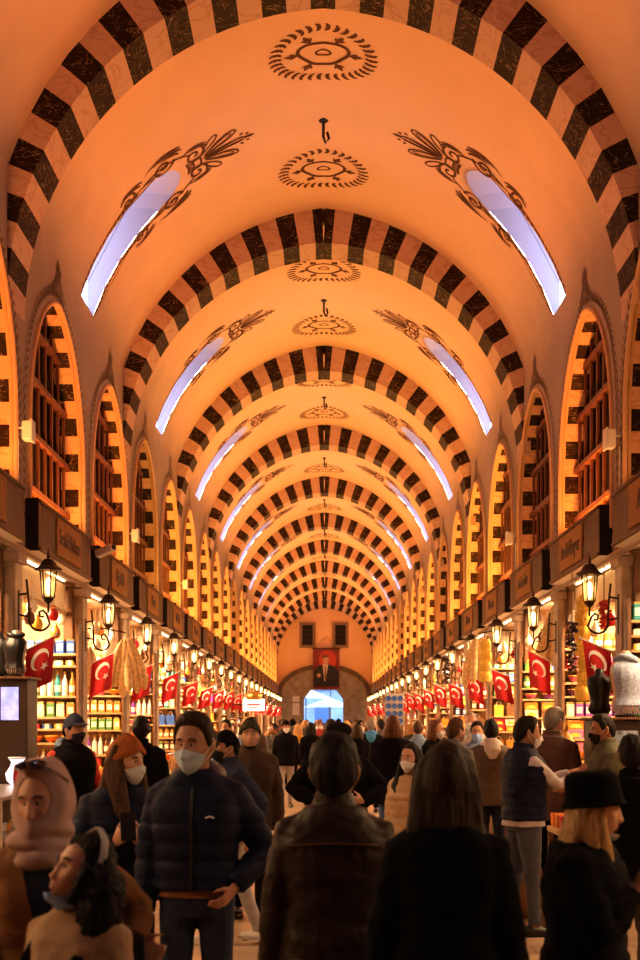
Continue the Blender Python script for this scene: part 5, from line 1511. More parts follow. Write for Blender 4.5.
        if hairstyle in ('long', 'girl'):
            L_ = top.get('hairlen', .42) if top else .4
            for k in range(7):
                ax = (k-3)/3.0; n3 = L_*(1-.10*abs(ax)+.06*rnd.uniform(-1, 1)); r_ = .034
                wv = (lambda q: .014*sin(q*9+k)) if hairstyle == 'girl' else (lambda q: .006*sin(q*6+k))
                pts = [Vector((ax*.062, .045-.03*abs(ax), .06)), Vector((ax*.078, .078-.04*abs(ax), -.03)), Vector((ax*.085+wv(.3), .088-.035*abs(ax), -.12)), Vector((ax*.10+wv(.6), .098-.03*abs(ax), -.12-n3*.35)), Vector((ax*.115+wv(.9), .105-.025*abs(ax), -.12-n3*.7)), Vector((ax*.10+wv(1.2), .100, -.12-n3))]
                b_ = 2.0 if hairstyle == 'girl' else 1
                hp_.append(tube_geo(pts, [r_, r_*1.15*b_, r_*1.15*b_, r_*1.1*b_, r_*.9*b_, r_*.25], 8, cap='round'))
        if hairstyle == 'bob':
            for k in range(9):
                ax = (k-4)/4.0; a_ = rad(180+ax*105)
                pts = [Vector((.06*sin(a_), -.06*cos(a_), .05)), Vector((.085*sin(a_), -.095*cos(a_), -.03)), Vector((.09*sin(a_), -.10*cos(a_), -.11)), Vector((.085*sin(a_), -.09*cos(a_), -.165))]
                hp_.append(tube_geo(pts, [.025, .03, .032, .014], 8, cap='round'))
        if hairstyle in ('long', 'front') and top and top.get('frontlocks'):
            for sd in (-1, 1):
                for k in range(3):
                    L_ = top['frontlocks']*(1-.12*k)
                    pts = [Vector((sd*(.07), -.02+.03*k, .03)), Vector((sd*(.085+.006*k), -.035+.03*k, -.06)), Vector((sd*(.088+.012*k), -.065+.02*k, -.16)), Vector((sd*(.085+.02*k), -.105+.012*k, -.16-L_*.5)), Vector((sd*(.08+.014*k), -.125+.01*k, -.16-L_))]
                    hp_.append(tube_geo(pts, [.02, .026, .030, .026, .008], 8, cap='round'))
        hmesh = remesh([HG(g) for g in hp_], hv, 1, (lambda co, n: (abs(.020*noise.noise(co*32))+.008*abs(noise.noise(co*70))) if hairstyle == 'girl' else .005*noise.noise(Vector((co.x*60, co.y*60, co.z*7))) ) if vox < .016 else None)
        to_obj(hmesh, 'hair', hair, P, s)
    # ---- hats
    hatm = hm
    if hat == 'beanie':
        def bo(lo, la, t_):
            lim = la if t_ < .16 else -99
            return (.004 if t_ == 0 else .016)+.006*sm(60, 90, la)+.0025*sin(rad(lo)*30)*(1 if t_ > .16 else .3)+.002*noise.noise(Vector((lo*.03, la*.05, 2)))+(.007 if t_ < .16 else 0)
        o = toh(patch_lim(lambda a: interp([(0, 27), (60, 10), (100, -4), (140, -20), (180, -24)], a), bo), 'beanie', hatm)
    elif hat == 'cap':
        def co_(lo, la, t_): return .016+.006*sm(50, 90, la)
        o = toh(patch_lim(lambda a: interp([(0, 26), (60, 14), (100, 4), (180, -10)], a), co_), 'cap', hatm)
        vs = []; n = 12
        for r_ in (0, .5, 1):
            for i in range(n+1):
                a = rad(-58+116*i/n); b_ = head_pt(-58+116*i/n, 25, .016)
                vs.append(b_+Vector((sin(a)*.01, -.075*cos(a)*1.0, -.014))*r_)
        o2 = toh((vs, [(j*(n+1)+i, j*(n+1)+i+1, (j+1)*(n+1)+i+1, (j+1)*(n+1)+i) for j in range(2) for i in range(n)]), 'visor', hatm, o)
    elif hat == 'beret':
        rg = [(.055, .088, .105, 0, .0), (.075, .100, .118, 0, .0), (.098, .112, .128, 0, .006), (.118, .100, .115, 0, .008), (.132, .06, .07, 0, .01)]
        o = toh(superloft(rg, 24, 2), 'beret', hatm)
    elif hat == 'bucket':
        rg = [(.012, .126, .140, 0, .0), (.016, .130, .145, 0, .0), (.060, .100, .116, 0, .0), (.075, .096, .112, 0, .0), (.120, .092, .106, 0, .002), (.142, .082, .095, 0, .004), (.150, .06, .07, 0, .004)]
        rg = [(.020, .110, .124, 0, 0), (.004, .122, .138, 0, 0)][::-1]+[(.065, .100, .114, 0, 0), (.10, .098, .112, 0, .002), (.134, .088, .102, 0, .004), (.150, .060, .072, 0, .004)]
        g = superloft(rg, 32, 2.1); TR_ = Matrix.Rotation(rad(-13), 4, 'X'); g = ([TR_@v_ for v_ in g[0]], g[1])
        v, f = HG(g); me = remesh([(v, f)], .008, 2, lambda c_, n: .004*noise.noise(c_*14)); to_obj(me, 'bucket_hat', hatm, P, s)
    elif hat == 'hijab':
        def jo(lo, la):
            q = (lo/54)**2+((la-10)/36)**2
            return -.012 if q < .9 else .005+.020*sm(.95, 2.4, q)+.026*sm(60, 180, abs(lo))*sm(-50, 20, la)*sm(88, 40, la)+.004*sm(20, 60, la)+.010*gau(la+40, 20)
        g1 = grid_head(jo, 80, 56)
        pcs = [HG(g1)]
        c0 = HM@Vector((0, 0, -.10))
        pcs.append(superloft([(c0.z+.035, .070, .082, c0.x, c0.y+.004), (c0.z+.0, .088, .098, c0.x, c0.y+.006), (c0.z-.05, .105, .112, c0.x, c0.y+.012), (c0.z-.10, .140, .125, c0.x*.7, c0.y+.018), (c0.z-.15, .165, .125, c0.x*.4, c0.y+.018), (c0.z-.24, .11, .130, 0, c0.y+.006), (c0.z-.33, .05, .10, 0, c0.y-.012)], 28, 2))
        pcs.append(tube_geo([HM@Vector((0, .07, .06)), HM@Vector((0, .105, -.04)), c0+Vector((0, .10, -.05)), c0+Vector((0, .12, -.16))], [.07, .075, .085, .06], 12, cap='round'))
        for (zz, r_, th_, tl_) in ((-.010, .090, .022, .20), (-.055, .104, .026, -.25), (-.110, .122, .024, .18)):
            pcs.append(tube_geo([c0+Vector((r_*cos(a), r_*1.02*sin(a)+.008, zz+tl_*r_*cos(a)-.02*sin(a))) for a in [2*pi*i/20 for i in range(20)]], [(th_, th_*1.2)]*20, 8, closed=True))
        def jw(c_, n):
            r = c_-c0; return .009*sin(46*(r.z*1.0+.55*r.x)+3*noise.noise(c_*7))*sm(.06, -.06, r.z)+.005*sin(70*(r.x*.7+r.y*.6+r.z*.25))*sm(-.02, .06, r.z)*sm(-.06, .04, r.y+.02)
        to_obj(remesh(pcs, .0075, 2, jw), 'headscarf', hatm, P, s)
    elif hat == 'headband':
        g = tube_geo([head_pt(lo, la, .03) for lo, la in [(-88, 0), (-90, 25), (-92, 50), (-100, 78), (80, 80), (92, 50), (90, 25), (88, 0)]], [(.006, .014)]*8, 8, cap='round'); toh(g, 'headband', hatm)
    # ---- mask
    if mask:
        mm, pos = mask
        if pos == 'on':
            def mo(lo, la, t_):
                return .013+.006*gau(lo, 25)*gau(la+30, 20)+.0015*sin(la*.9)
            o = toh(patch_lim(lambda e: interp([(0, -68), (30, -64), (50, -52), (64, -38)], e), mo, -64, 64, 36, 18, lambda e: interp([(0, -4), (20, -8), (45, -12), (64, -17)], e)), 'face_mask', mm)
        elif pos == 'chin':
            def mo(lo, la, t_): return .024+.005*sin(t_*9+lo*.03)
            o = toh(patch_lim(lambda e: -84, mo, -78, 78, 32, 12, lambda e: interp([(0, -40), (40, -42), (78, -30)], e)), 'face_mask', mm)
        else: o = None
        if vox <= .014:
            for sd in (-1, 1):
                g = tube_geo([head_pt(sd*60, -16, .012), head_pt(sd*78, -4, .008), head_pt(sd*96, 8, .012), head_pt(sd*100, -6, .014), head_pt(sd*84, -20, .008), head_pt(sd*58, -44, .010)], [.0022]*6, 5); toh(g, 'ear_loop', M_white, o)
    # ---- face details
    if vox <= .013:
        for sd in (-1, 1):
            c = head_pt(sd*21, 2, -.006); mb = MB(); M4 = HM@Matrix.Translation(c)
            mb.lathe([(.0001, -.0125), (.006, -.011), (.010, -.0075), (.0125, 0), (.010, .0075), (.0001, .0125)], 12, M=Matrix.Scale(s, 4)@M4@Matrix.Rotation(pi/2, 4, 'X')); e = mb.obj('eye', M_eye, P, smooth=True)
            mb = MB(); mb.lathe([(.0001, .0134), (.0035, .0130), (.0062, .0112)], 12, M=Matrix.Scale(s, 4)@M4@Matrix.Rotation(pi/2, 4, 'X'), cap=False); mb.obj('iris', M_iris, e, smooth=True)
            toh(patch(lambda lo, la: (.004 if abs(la-(12.5-((abs(lo)-20)/13)**2*2.5)) < 1.7 else None), sd*10, sd*34, 6, 16, 16, 14), 'eyebrow', M_brow)
        if not (mask and mask[1] == 'on') and hat != 'hijab':
            toh(patch(lambda lo, la: (.0015 if (abs(lo)/17)**2+((la+33.7)/5.5)**2 < 1 else None), -18, 18, -40, -27, 16, 12), 'lips', M_lip)
    tag(P, label, 'person', group)
    NP[0] += 1
    if extra: extra(P, s, HM, arm, T)
    return P
def phone_in(P, p, rz=0, tilt=.6, label=''):
    mb = MB(); mb.bbox((0, 0, 0), (.074, .010, .15), .004); o = mb.obj('smartphone', M_black)
    q = MB(); q.box(-.033, .033, -.0058, -.0052, -.068, .068); q.obj('screen', mat('phone_screen', (.05, .06, .08), .1, emit=(.5, .6, .8), es=.6), o)
    o.location = p; o.rotation_euler = (tilt, 0, rz); tag(o, label, 'phone'); return o
# ------------------------------------------------------------------ the people of the photograph
C_leather = cloth('brown_leather', (.034, .018, .010), .55, .35, 26, spec=.3); C_black = cloth('black_wool', (.007, .006, .007), .95, spec=.15); C_navyp = cloth('navy_puffer', (.008, .011, .034), .7, .12, 30, spec=.25)
C_navy = cloth('navy', (.015, .022, .055)); C_camel = cloth('camel_wool', (.20, .088, .030), .9); C_beige = cloth('beige_wool', (.38, .25, .15), .9); C_jeans = cloth('blue_jeans', (.045, .085, .20)); C_gjeans = cloth('grey_jeans', (.085, .09, .118)); C_djeans = cloth('dark_jeans', (.025, .035, .075))
C_olive = cloth('olive_knit', (.085, .080, .040)); C_brown = cloth('brown_jacket', (.07, .038, .022)); C_taupe = cloth('taupe_jacket', (.12, .085, .06)); C_grey = cloth('grey_jacket', (.10, .095, .095)); C_lgrey = cloth('light_grey', (.42, .40, .40)); C_white = cloth('white_cotton', (.62, .58, .56)); C_pinkish = cloth('pale_lilac_shirt', (.50, .44, .47)); C_red = cloth('red_sleeve', (.50, .045, .03)); C_steel = cloth('steel_blue', (.15, .21, .32)); C_must = cloth('mustard', (.50, .27, .04)); C_tan = cloth('tan_puffer', (.48, .31, .17), .6); C_rose = cloth('rose_scarf', (.46, .31, .28), .85, .3, 160); C_rust = cloth('rust_knit', (.42, .13, .03), .9, .7, 60); C_oliveb = cloth('olive_beanie', (.055, .055, .025), .9, .7, 60); C_hood = cloth('grey_hood', (.22, .19, .18))
C_chest = cloth('chestnut_tweed', (.11, .055, .04))
HANG = lambda sd, x=.285, y=-.04, z=.80: {'p': (sd*x, y, z)}
# -- foreground
person(334, 5.1, 1.655, 180, 'man seen from behind in dark brown leather jacket, centre of the foreground', dict(kind='jacket', m=C_leather, t=.045, hem=.84, wr=.010, yoke=M_letter, collar_h=.05, sleeve=.034), dict(m=C_djeans), hair=H_BK, skin=SK_D, w=1.04, kid=1.17, vox=.010, near=True, hands={-1: HANG(-1, .27, 0), 1: HANG(1, .27, 0)}, head=(-4, 2, 0))
person(446, 4.45, 1.645, 178, 'woman seen from behind with long dark brown hair and black coat', dict(kind='coat', m=C_black, t=.045, hem=.55, flare=.05, wr=.010, hairlen=.30, sleeve=.036), dict(m=C_black), hair=H_DB, hairstyle='long', female=True, w=1.02, kid=1.10, vox=.010, near=True, hands={-1: HANG(-1, .26, -.03), 1: HANG(1, .26, -.06)})
def ex_bucket(P, s, HM, arm, T): 
    W_ = P.matrix_basis
    phone_in(P, W_@(Vector((.03, -.30, 1.39))*s), rad(68)+pi, .7, 'black smartphone held by the woman in the black bucket hat')
person(585, 4.8, 1.545, 68, 'blond woman in black bucket hat and black coat looking at her phone', dict(kind='coat', m=C_black, t=.05, hem=.5, flare=.06, wr=.011, hairlen=.34, frontlocks=.24, sleeve=.045), dict(m=C_black), skin=SK_L, hair=H_BL, hairstyle='long', female=True, w=1.12, vox=.010, near=True, hat='bucket', hm=C_black, mask=(M_maskw, 'chin'), head=(12, 8, 0),
       hands={-1: {'p': (-.03, -.19, 1.29), 'n': (.6, .3, .6), 't': (.3, 0, 1), 'd': (.35, -.8, .35), 'curl': .8, 'pole': (-.6, .2, -.7)}, 1: {'p': (.10, -.17, 1.28), 'n': (-.6, .3, .6), 't': (-.3, 0, 1), 'd': (-.35, -.8, .4), 'curl': .8, 'pole': (.6, .2, -.7)}}, extra=ex_bucket)
def ex_hijab(P, s, HM, arm, T):
    r = empty('sunglasses'); W_ = P.matrix_basis
    mb = MB()
    for sd in (-1, 1):
        c = head_pt(sd*24, 52, .040); n = c.normalized(); ux = Vector((1, 0, 0)); uy = n.cross(ux).normalized(); ux = uy.cross(n)
        mb = MB(); ring = [W_@((HM@(c+ux*.031*cos(a)+uy*.025*sin(a)))*s) for a in [2*pi*i/20 for i in range(20)]]
        mb.add(ring+[W_@((HM@(c+n*.004))*s)], [(i, (i+1) % 20, 20) for i in range(20)]); mb.obj('lens', mat('sunglass_lens', (.02, .010, .008), .08), r)
        fm = MB(); fm.tube(ring, .0035, 6, closed=True); fm.obj('rim', mat('tortoise_rim', (.05, .018, .008), .3), r)
        tm = MB(); tm.tube([W_@((HM@(head_pt(sd*a, b, .036)))*s) for a, b in ((48, 48), (70, 36), (95, 22))], .003, 5); tm.obj('temple', MATS['tortoise_rim'], r)
    bm_ = MB(); bm_.tube([W_@((HM@head_pt(a, 54, .042))*s) for a in (-8, 0, 8)], .003, 5); bm_.obj('bridge', MATS['tortoise_rim'], r)
    tag(r, 'dark sunglasses pushed up on the rose headscarf', 'sunglasses')
person(47, 4.40, 1.585, 8, 'woman in rose headscarf and camel coat with an arm round the girl', dict(kind='coat', m=C_camel, t=.045, hem=.45, flare=.05, wr=.010, collar=0, sleeve=.04, inner=C_navy), dict(m=C_black), skin=SK_L, hair=H_DB, hairstyle=None, female=True, w=1.0, kid=1.06, vox=.010, near=True, hat='hijab', hm=C_rose, head=(-20, 2, -3), extra=ex_hijab,
       hands={1: {'p': (.31, -.10, 1.12), 'n': (0, -1, .2), 't': (0, 0, 1), 'd': (.75, -.35, -.25), 'curl': .5, 'pole': (.6, .5, -.6)}, -1: {'p': (-.22, -.22, 1.0)}})
def ex_girl(P, s, HM, arm, T):
    W_ = P.matrix_basis; r = empty('backpack')
    mb = MB(); c = Vector((0, .21, 1.20)); mb.bbox(c, (.26, .13, .36), .05); mb.v = [tuple(W_@(Vector(v)*s)) for v in mb.v]; mb.obj('bag_body', C_black, r)
    for sd in (-1, 1):
        q = MB(); q.tube([W_@(Vector(p)*s) for p in ((sd*.10, .17, 1.36), (sd*.105, .08, 1.475), (sd*.11, -.06, 1.44), (sd*.12, -.155, 1.32), (sd*.13, -.15, 1.18), (sd*.14, .0, 1.06), (sd*.10, .17, 1.05))], [(.022*s, .006*s)]*7, 8, ref=(1, 0, 0)); q.obj('strap', C_black, r)
    tag(r, 'small black backpack worn by the girl in the beige coat', 'backpack')
person(77, 4.05, 1.375, -30, 'girl in beige coat and headband looking up, blue mask under her chin', dict(kind='coat', m=C_beige, t=.04, hem=.6, flare=.04, wr=.009, hairlen=.24, sleeve=.04), dict(m=C_jeans), skin=SK_L, hair=H_BK, hairstyle='girl', female=True, w=1.05, vox=.010, near=True, hat='headband', hm=C_lgrey, mask=(M_maskb, 'chin'), head=(-24, -19, 4), kid=1.16,
       hands={1: {'p': (.26, -.18, .90)}, -1: {'p': (-.25, -.12, .85)}}, extra=ex_girl)
person(197, 6.2, 1.755, -4, 'tall man in black quilted puffer jacket and pale blue mask', dict(kind='puffer', m=C_navyp, t=.042, hem=.97, quilt=.010, qs=.085, wr=.006, zip=M_black, badge=1, sleeve=.036, collar_h=.02), dict(m=C_navy), skin=SK_M, hair=H_DB, w=.97, kid=1.08, vox=.010, near=True, mask=(M_mask, 'on'), head=(-14, 2, 0), hood=C_hood, shirt=dict(m=C_camel, z=.93),
       hands={-1: HANG(-1, .235, -.08, .87), 1: {'p': (.19, -.10, .98), 'pole': (.7, .6, 0)}}, legs={-1: (6, 3), 1: (-5, 4)})
def ex_beanie(P, s, HM, arm, T):
    phone_in(P, P.matrix_basis@(Vector((.0, -.385, 1.31))*s), rad(14)+pi, .5, 'dark smartphone held by the woman in the rust beanie')
person(121, 6.8, 1.655, 14, 'woman in rust beanie, white mask and dark coat holding a phone', dict(kind='puffer', m=C_navyp, t=.045, hem=.88, quilt=.007, qs=.07, wr=.006, frontlocks=.26, hairlen=.25, sleeve=.032), dict(m=C_black, wide=.03), skin=SK_L, hair=H_BR, hairstyle='long', female=True, w=1.05, vox=.010, near=True, hat='beanie', hm=C_rust, mask=(M_maskw, 'on'), head=(42, 4, 0), shirt=dict(m=C_white, z=.80),
       hands={-1: {'p': (-.05, -.28, 1.22), 'n': (.7, 0, .5), 't': (.2, 0, 1), 'd': (.4, -.7, .5), 'curl': .9, 'pole': (-.7, .3, -.6)}, 1: {'p': (.08, -.27, 1.21), 'n': (-.7, 0, .5), 't': (-.2, 0, 1), 'd': (-.4, -.7, .5), 'curl': .9, 'pole': (.7, .3, -.6)}}, extra=ex_beanie)
person(632, 8.0, 1.64, 170, 'man seen from behind in black jacket at the right edge', dict(kind='jacket', m=C_black, t=.05, hem=.85, wr=.009, sleeve=.04), dict(m=C_taupe), hair=H_BK, hairstyle='short', w=1.05, vox=.011)
# -- middle distance
person(228, 10.5, 1.665, -62, 'man in black cap, navy quilted jacket and pale trousers turned left', dict(kind='puffer', m=C_navy, t=.045, hem=.86, quilt=.007, wr=.005), dict(m=C_lgrey), shoes=M_sole, hair=H_BK, hat='cap', hm=C_black, mask=(M_maskk, 'on'), vox=.012, hands={1: {'p': (.27, .10, .92)}, -1: HANG(-1)}, legs={-1: (14, 6), 1: (-12, 10)})
person(250, 11.6, 1.76, 5, 'man in olive beanie and dark brown jacket, black mask pulled down', dict(kind='jacket', m=C_brown, t=.045, hem=.80, zip=M_black), dict(m=C_black), skin=SK_L, hair=H_DB, hat='beanie', hm=C_oliveb, mask=(M_maskk, 'chin'), vox=.012, hood=C_oliveb, legs={-1: (-12, 12), 1: (14, 5)})
person(338, 11.2, 1.72, 0, 'bearded man in black beret and wide black coat looking down', dict(kind='coat', m=C_black, t=.06, hem=.72, flare=.05, sleeve=.05), dict(m=C_black), skin=SK_L, hair=H_BK, hat='beret', hm=C_black, vox=.012, w=1.2, head=(4, 22, 0), hands={-1: {'p': (-.20, -.24, 1.10), 'n': (.6, .4, .4), 'd': (.6, -.5, .1), 't': (0, 0, 1), 'curl': .9, 'pole': (-.9, .3, -.1)}, 1: {'p': (.20, -.24, 1.10), 'n': (-.6, .4, .4), 'd': (-.6, -.5, .1), 't': (0, 0, 1), 'curl': .9, 'pole': (.9, .3, -.1)}})
person(524, 10.9, 1.765, 104, 'man in navy quilted vest, pale shirt and grey jeans facing the stall', dict(kind='vest', m=C_navyp, t=.035, hem=.93, quilt=.006, qs=.07), dict(m=C_gjeans), skin=SK_M, hair=H_BK, mask=(M_maskw, 'on'), vox=.011, w=1.16, shirt=dict(m=C_pinkish, z=.88, sleeves=1), head=(-6, 4, 0),
       hands={-1: {'p': (-.06, -.46, 1.26), 'd': (.1, -.9, .1), 'n': (.5, 0, .8), 't': (1, 0, .2), 'curl': .4, 'pole': (-.3, .3, -1)}, 1: {'p': (.12, -.46, 1.30), 'd': (-.1, -.9, .2), 'n': (-.5, 0, .8), 't': (-1, 0, .2), 'curl': .4, 'pole': (.3, .3, -1)}}, legs={-1: (5, 3), 1: (-5, 4)})
person(606, 12.0, 1.79, -78, 'stallholder in olive sweater and black mask behind the right stall', dict(kind='sweater', m=C_olive, t=.025, hem=.92), dict(m=C_djeans), skin=SK_M, hair=H_BK, mask=(M_maskk, 'on'), vox=.012, head=(-4, 6, 0), hands={-1: {'p': (-.15, -.35, 1.12)}, 1: {'p': (.12, -.36, 1.12)}})
person(552, 12.9, 1.86, 150, 'grey haired man in chestnut tweed jacket standing behind the vest man', dict(kind='jacket', m=C_chest, t=.04, hem=.74), dict(m=C_black), hair=H_GR, vox=.012, skin=SK_L, w=1.05, head=(-15, 4, 0))
person(491, 15.0, 1.74, 178, 'man seen from behind in taupe jacket with a white scarf', dict(kind='jacket', m=C_taupe, t=.045, hem=.80), dict(m=C_djeans), hair=H_BK, vox=.013, w=1.05, hood=C_white)
person(477, 16.6, 1.72, -6, 'man facing us in blue jacket and sky blue mask', dict(kind='jacket', m=C_steel, t=.04, hem=.82, zip=M_black), dict(m=C_black), hair=H_BK, mask=(M_maskb, 'on'), vox=.013)
person(455, 14.0, 1.75, 125, 'man in grey hooded jacket and mask looking right', dict(kind='jacket', m=C_grey, t=.05, hem=.80), dict(m=C_djeans), hair=H_BR, mask=(M_maskw, 'on'), vox=.013, hood=C_grey)
person(393, 16.0, 1.80, 180, 'tall person seen from behind in black coat and jeans, brown bob', dict(kind='coat', m=C_black, t=.05, hem=.74, flare=.03), dict(m=C_jeans), hair=H_AU, hairstyle='bob', w=1.08, vox=.013, legs={-1: (8, 4), 1: (-8, 8)})
person(412, 10.3, 1.56, -35, 'woman in tan puffer jacket and pale mask with long dark hair', dict(kind='puffer', m=C_tan, t=.05, hem=.80, quilt=.010, frontlocks=.2, hairlen=.25), dict(m=C_black), skin=SK_L, hair=H_BK, hairstyle='long', female=True, mask=(M_maskw, 'on'), vox=.012)
person(418, 20.0, 1.74, 178, 'man seen from behind in steel blue sweater with cropped hair', dict(kind='sweater', m=C_steel, t=.03, hem=.86), dict(m=C_black), hair=H_BR, hairstyle='buzz', vox=.014)
person(435, 17.4, 1.75, 55, 'auburn haired person in black coat and white mask turned right', dict(kind='coat', m=C_black, t=.045, hem=.70), dict(m=C_black), hair=H_AU, hairstyle='bob', female=True, mask=(M_maskw, 'on'), vox=.014)
person(471, 18.6, 1.86, -10, 'bald man in white mask and pale sweater by the right stalls', dict(kind='sweater', m=C_lgrey, t=.03, hem=.88), dict(m=C_black), skin=SK_L, hairstyle='buzz', hair=H_GR, mask=(M_maskw, 'on'), vox=.014)
person(72, 12.0, 1.79, 38, 'man in navy cap, black mask, dark vest with red sleeves and blue jeans', dict(kind='vest', m=C_black, t=.04, hem=.92), dict(m=cloth('bright_jeans', (.06, .13, .40))), hair=H_BK, hat='cap', hm=C_navy, mask=(M_maskk, 'on'), vox=.012, shirt=dict(m=C_red, z=.90, sleeves=1), hood=C_steel, head=(14, 3, 0), hands={1: {'p': (.18, -.26, 1.02)}, -1: HANG(-1)})
person(141, 13.2, 1.77, 186, 'man seen from behind in black jacket near the left stalls', dict(kind='jacket', m=C_black, t=.04, hem=.84), dict(m=C_black), hair=H_BK, vox=.013)
person(331, 18.0, 1.745, 180, 'person seen from behind in a dark grey hooded jacket, mid aisle', dict(kind='jacket', m=cloth('charcoal', (.045, .042, .045)), t=.055, hem=.80), dict(m=C_djeans), hair=H_DB, vox=.014, hood=cloth('charcoal', (.045, .042, .045)), w=1.08)
person(227, 22.0, 1.75, -25, 'masked man in pale blue jacket beside the left stalls', dict(kind='jacket', m=C_steel, t=.045, hem=.82), dict(m=C_jeans), hair=H_BK, mask=(M_maskw, 'on'), vox=.015)
person(252, 25.0, 1.80, 175, 'brown haired man seen from behind in dark jacket, left of the aisle', dict(kind='jacket', m=C_brown, t=.04, hem=.82), dict(m=C_black), hair=H_BR, vox=.016)
person(275, 29.0, 1.67, -60, 'man in grey jacket and jeans raising a hand to his face', dict(kind='jacket', m=C_grey, t=.045, hem=.86), dict(m=C_jeans), hair=H_BK, vox=.016, hands={1: {'p': (.06, -.22, 1.48), 'd': (0, .2, 1), 'n': (0, 1, 0), 't': (-1, 0, 0), 'pole': (.5, -.2, -1)}, -1: HANG(-1)})
person(286, 27.0, 1.74, 8, 'man in black cap, black jacket and pale jeans walking toward us', dict(kind='jacket', m=C_black, t=.04, hem=.84), dict(m=C_lgrey), hair=H_BK, hat='cap', hm=C_black, mask=(M_maskw, 'on'), vox=.016)
person(298, 31.0, 1.66, 180, 'woman seen from behind with mustard top and black trousers', dict(kind='sweater', m=C_must, t=.035, hem=1.02, hairlen=.3), dict(m=C_black), hair=H_BL, hairstyle='long', female=True, vox=.016)
person(311, 27.5, 1.70, 180, 'woman seen from behind with long black hair and black coat, mid aisle', dict(kind='coat', m=C_black, t=.045, hem=.6, hairlen=.4), dict(m=C_black), hair=H_BK, hairstyle='long', female=True, vox=.016)
person(357, 23.0, 1.68, 185, 'person seen from behind in black jacket with pale bag strap', dict(kind='jacket', m=C_black, t=.04, hem=.82), dict(m=C_djeans), hair=H_DB, hairstyle='bob', female=True, vox=.016)
person(371, 25.5, 1.76, 178, 'man seen from behind in black coat with a bright blue hood', dict(kind='coat', m=C_black, t=.05, hem=.72), dict(m=C_black), hair=H_GR, vox=.016, hood=cloth('sky_blue', (.06, .25, .55)))
# -- the far crowd: six builds, copied with their own clothes
protos_ = []
PB = [dict(yaw=180, female=False), dict(yaw=180, female=True, hairstyle='long'), dict(yaw=0, female=False, mask=(M_maskw, 'on')), dict(yaw=0, female=True, hairstyle='long', mask=(M_mask, 'on')), dict(yaw=180, female=False, hat='beanie', hm=C_black), dict(yaw=0, female=False, hat='cap', hm=C_black)]
tops = [('black', C_black), ('grey', C_grey), ('navy', C_navy), ('brown', C_brown), ('camel', C_camel), ('charcoal', cloth('charcoal', (.045, .042, .045))), ('red', cloth('dull_red', (.28, .03, .03))), ('pale', C_lgrey), ('olive', C_olive), ('plum', cloth('plum', (.10, .02, .07)))]
hairs = [('dark', H_BK), ('brown', H_BR), ('grey', H_GR), ('blond', H_BL), ('auburn', H_AU)]
legsw = [{-1: (14, 6), 1: (-14, 14)}, {-1: (-12, 12), 1: (12, 5)}]
used = [(-1.0, 30), (-.6, 31)]
rc = random.Random(11); seen = {}; cn = 0; usedlab = set()
spots = []
tries = 0
while len(spots) < 62 and tries < 6000:
    tries += 1
    d_ = 20+58*rc.random()**.8; x_ = rc.uniform(-1.95, 1.95)
    if d_ < 34 and -1.35 < x_ < .6: continue
    if d_ < 27 and x_ > -.2: continue
    if d_ < 25 or (abs(x_-1.8) < .75 and abs(d_-35.2) < 1): continue
    if all((x_-a)**2+((d_-b)*.8)**2 > .55**2 for a, b in spots): spots.append((x_, d_))
spots.sort(key=lambda q: q[1])
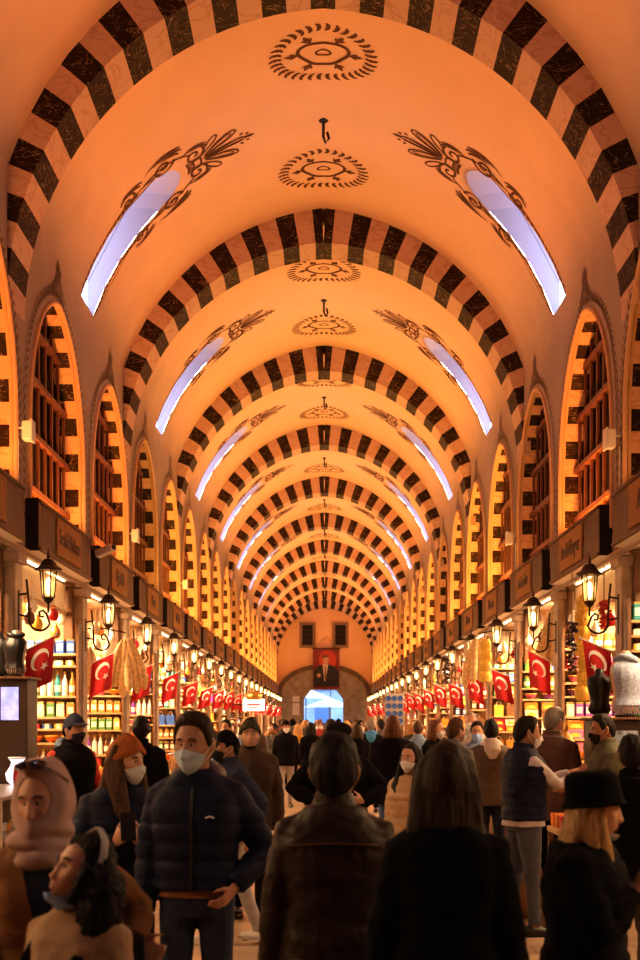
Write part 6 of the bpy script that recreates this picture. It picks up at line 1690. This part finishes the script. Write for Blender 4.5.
for j, (x_, d_) in enumerate(spots):
    b = j % 6
    tn, tm = rc.choice(tops); hn, hm_ = rc.choice(hairs); hh = (1.65 if PB[b].get('female') else 1.75)*rc.uniform(.97, 1.04)
    if b not in seen:
        kw = dict(PB[b]); yw = kw.pop('yaw')
        p = person(325, d_, hh, yw, 'x', dict(kind='coat' if b in (1, 4) else 'jacket', m=tm, t=.045, hem=.62 if b in (1, 4) else .82, hairlen=.3, collar=1), dict(m=C_djeans), hair=hm_, vox=.019, legs=legsw[j % 2], x=x_, **kw)
        seen[b] = p; p['_h'] = hh
    else:
        src = seen[b]; p = dup(src); sc = hh/src['_h']; p.scale = (sc, sc, sc); p.location = (x_, d_, 0)
    p.rotation_euler = (0, 0, rad(PB[b]['yaw']+rc.uniform(-25, 25)))
    for ch in p.children:
        nm = ch.name.split('.')[0]
        mm = tm if nm in ('coat', 'jacket') else hm_ if nm == 'hair' else rc.choice((C_djeans, C_black, C_jeans, C_gjeans)) if nm == 'trousers' else None
        if mm is not None: ch.material_slots[0].link = 'OBJECT'; ch.material_slots[0].material = mm
    side_ = 'left of' if x_ < -.7 else 'right of' if x_ > .7 else 'in'
    tag(p, '%s-haired %s, %s %s, %s of far crowd, %s aisle' % (hn, 'person walking away' if PB[b]['yaw'] else 'person facing us', tn, 'coat' if b in (1, 4) else 'jacket', ('%s person' % (ORD[j] if j < 20 else '%dth' % (j+1))), side_), 'person', 'people in the far crowd')
for p in seen.values():
    if '_h' in p: del p['_h']
for o in bpy.data.objects:
    if '_h' in o: del o['_h']
# ------------------------------------------------------------------ camera, world, colour
cam = bpy.data.cameras.new('camera'); co = bpy.data.objects.new('camera', cam); COL.objects.link(co)
cam.sensor_fit = 'VERTICAL'; cam.sensor_height = 36; cam.sensor_width = 24; cam.lens = 50
co.location = (0, 0, ZE); co.rotation_euler = (pi/2, 0, 0)
cam.shift_y = (PY0-480)/960; cam.shift_x = -(PX0-320)/960
cam.clip_end = 300; cam.clip_start = .1
cam.dof.use_dof = True; cam.dof.focus_distance = 14.5; cam.dof.aperture_fstop = 3.6
SC.camera = co
w = bpy.data.worlds.new('world'); SC.world = w; w.use_nodes = True
nt = w.node_tree; bg = nt.nodes['Background']
sky = nt.nodes.new('ShaderNodeTexSky'); sky.sky_type = 'NISHITA'; sky.sun_elevation = rad(25); sky.sun_disc = False
nt.links.new(sky.outputs[0], bg.inputs['Color']); bg.inputs['Strength'].default_value = 1.3
SC.view_settings.view_transform = 'Standard'; SC.view_settings.look = 'Medium High Contrast'
SC.view_settings.exposure = EXPO
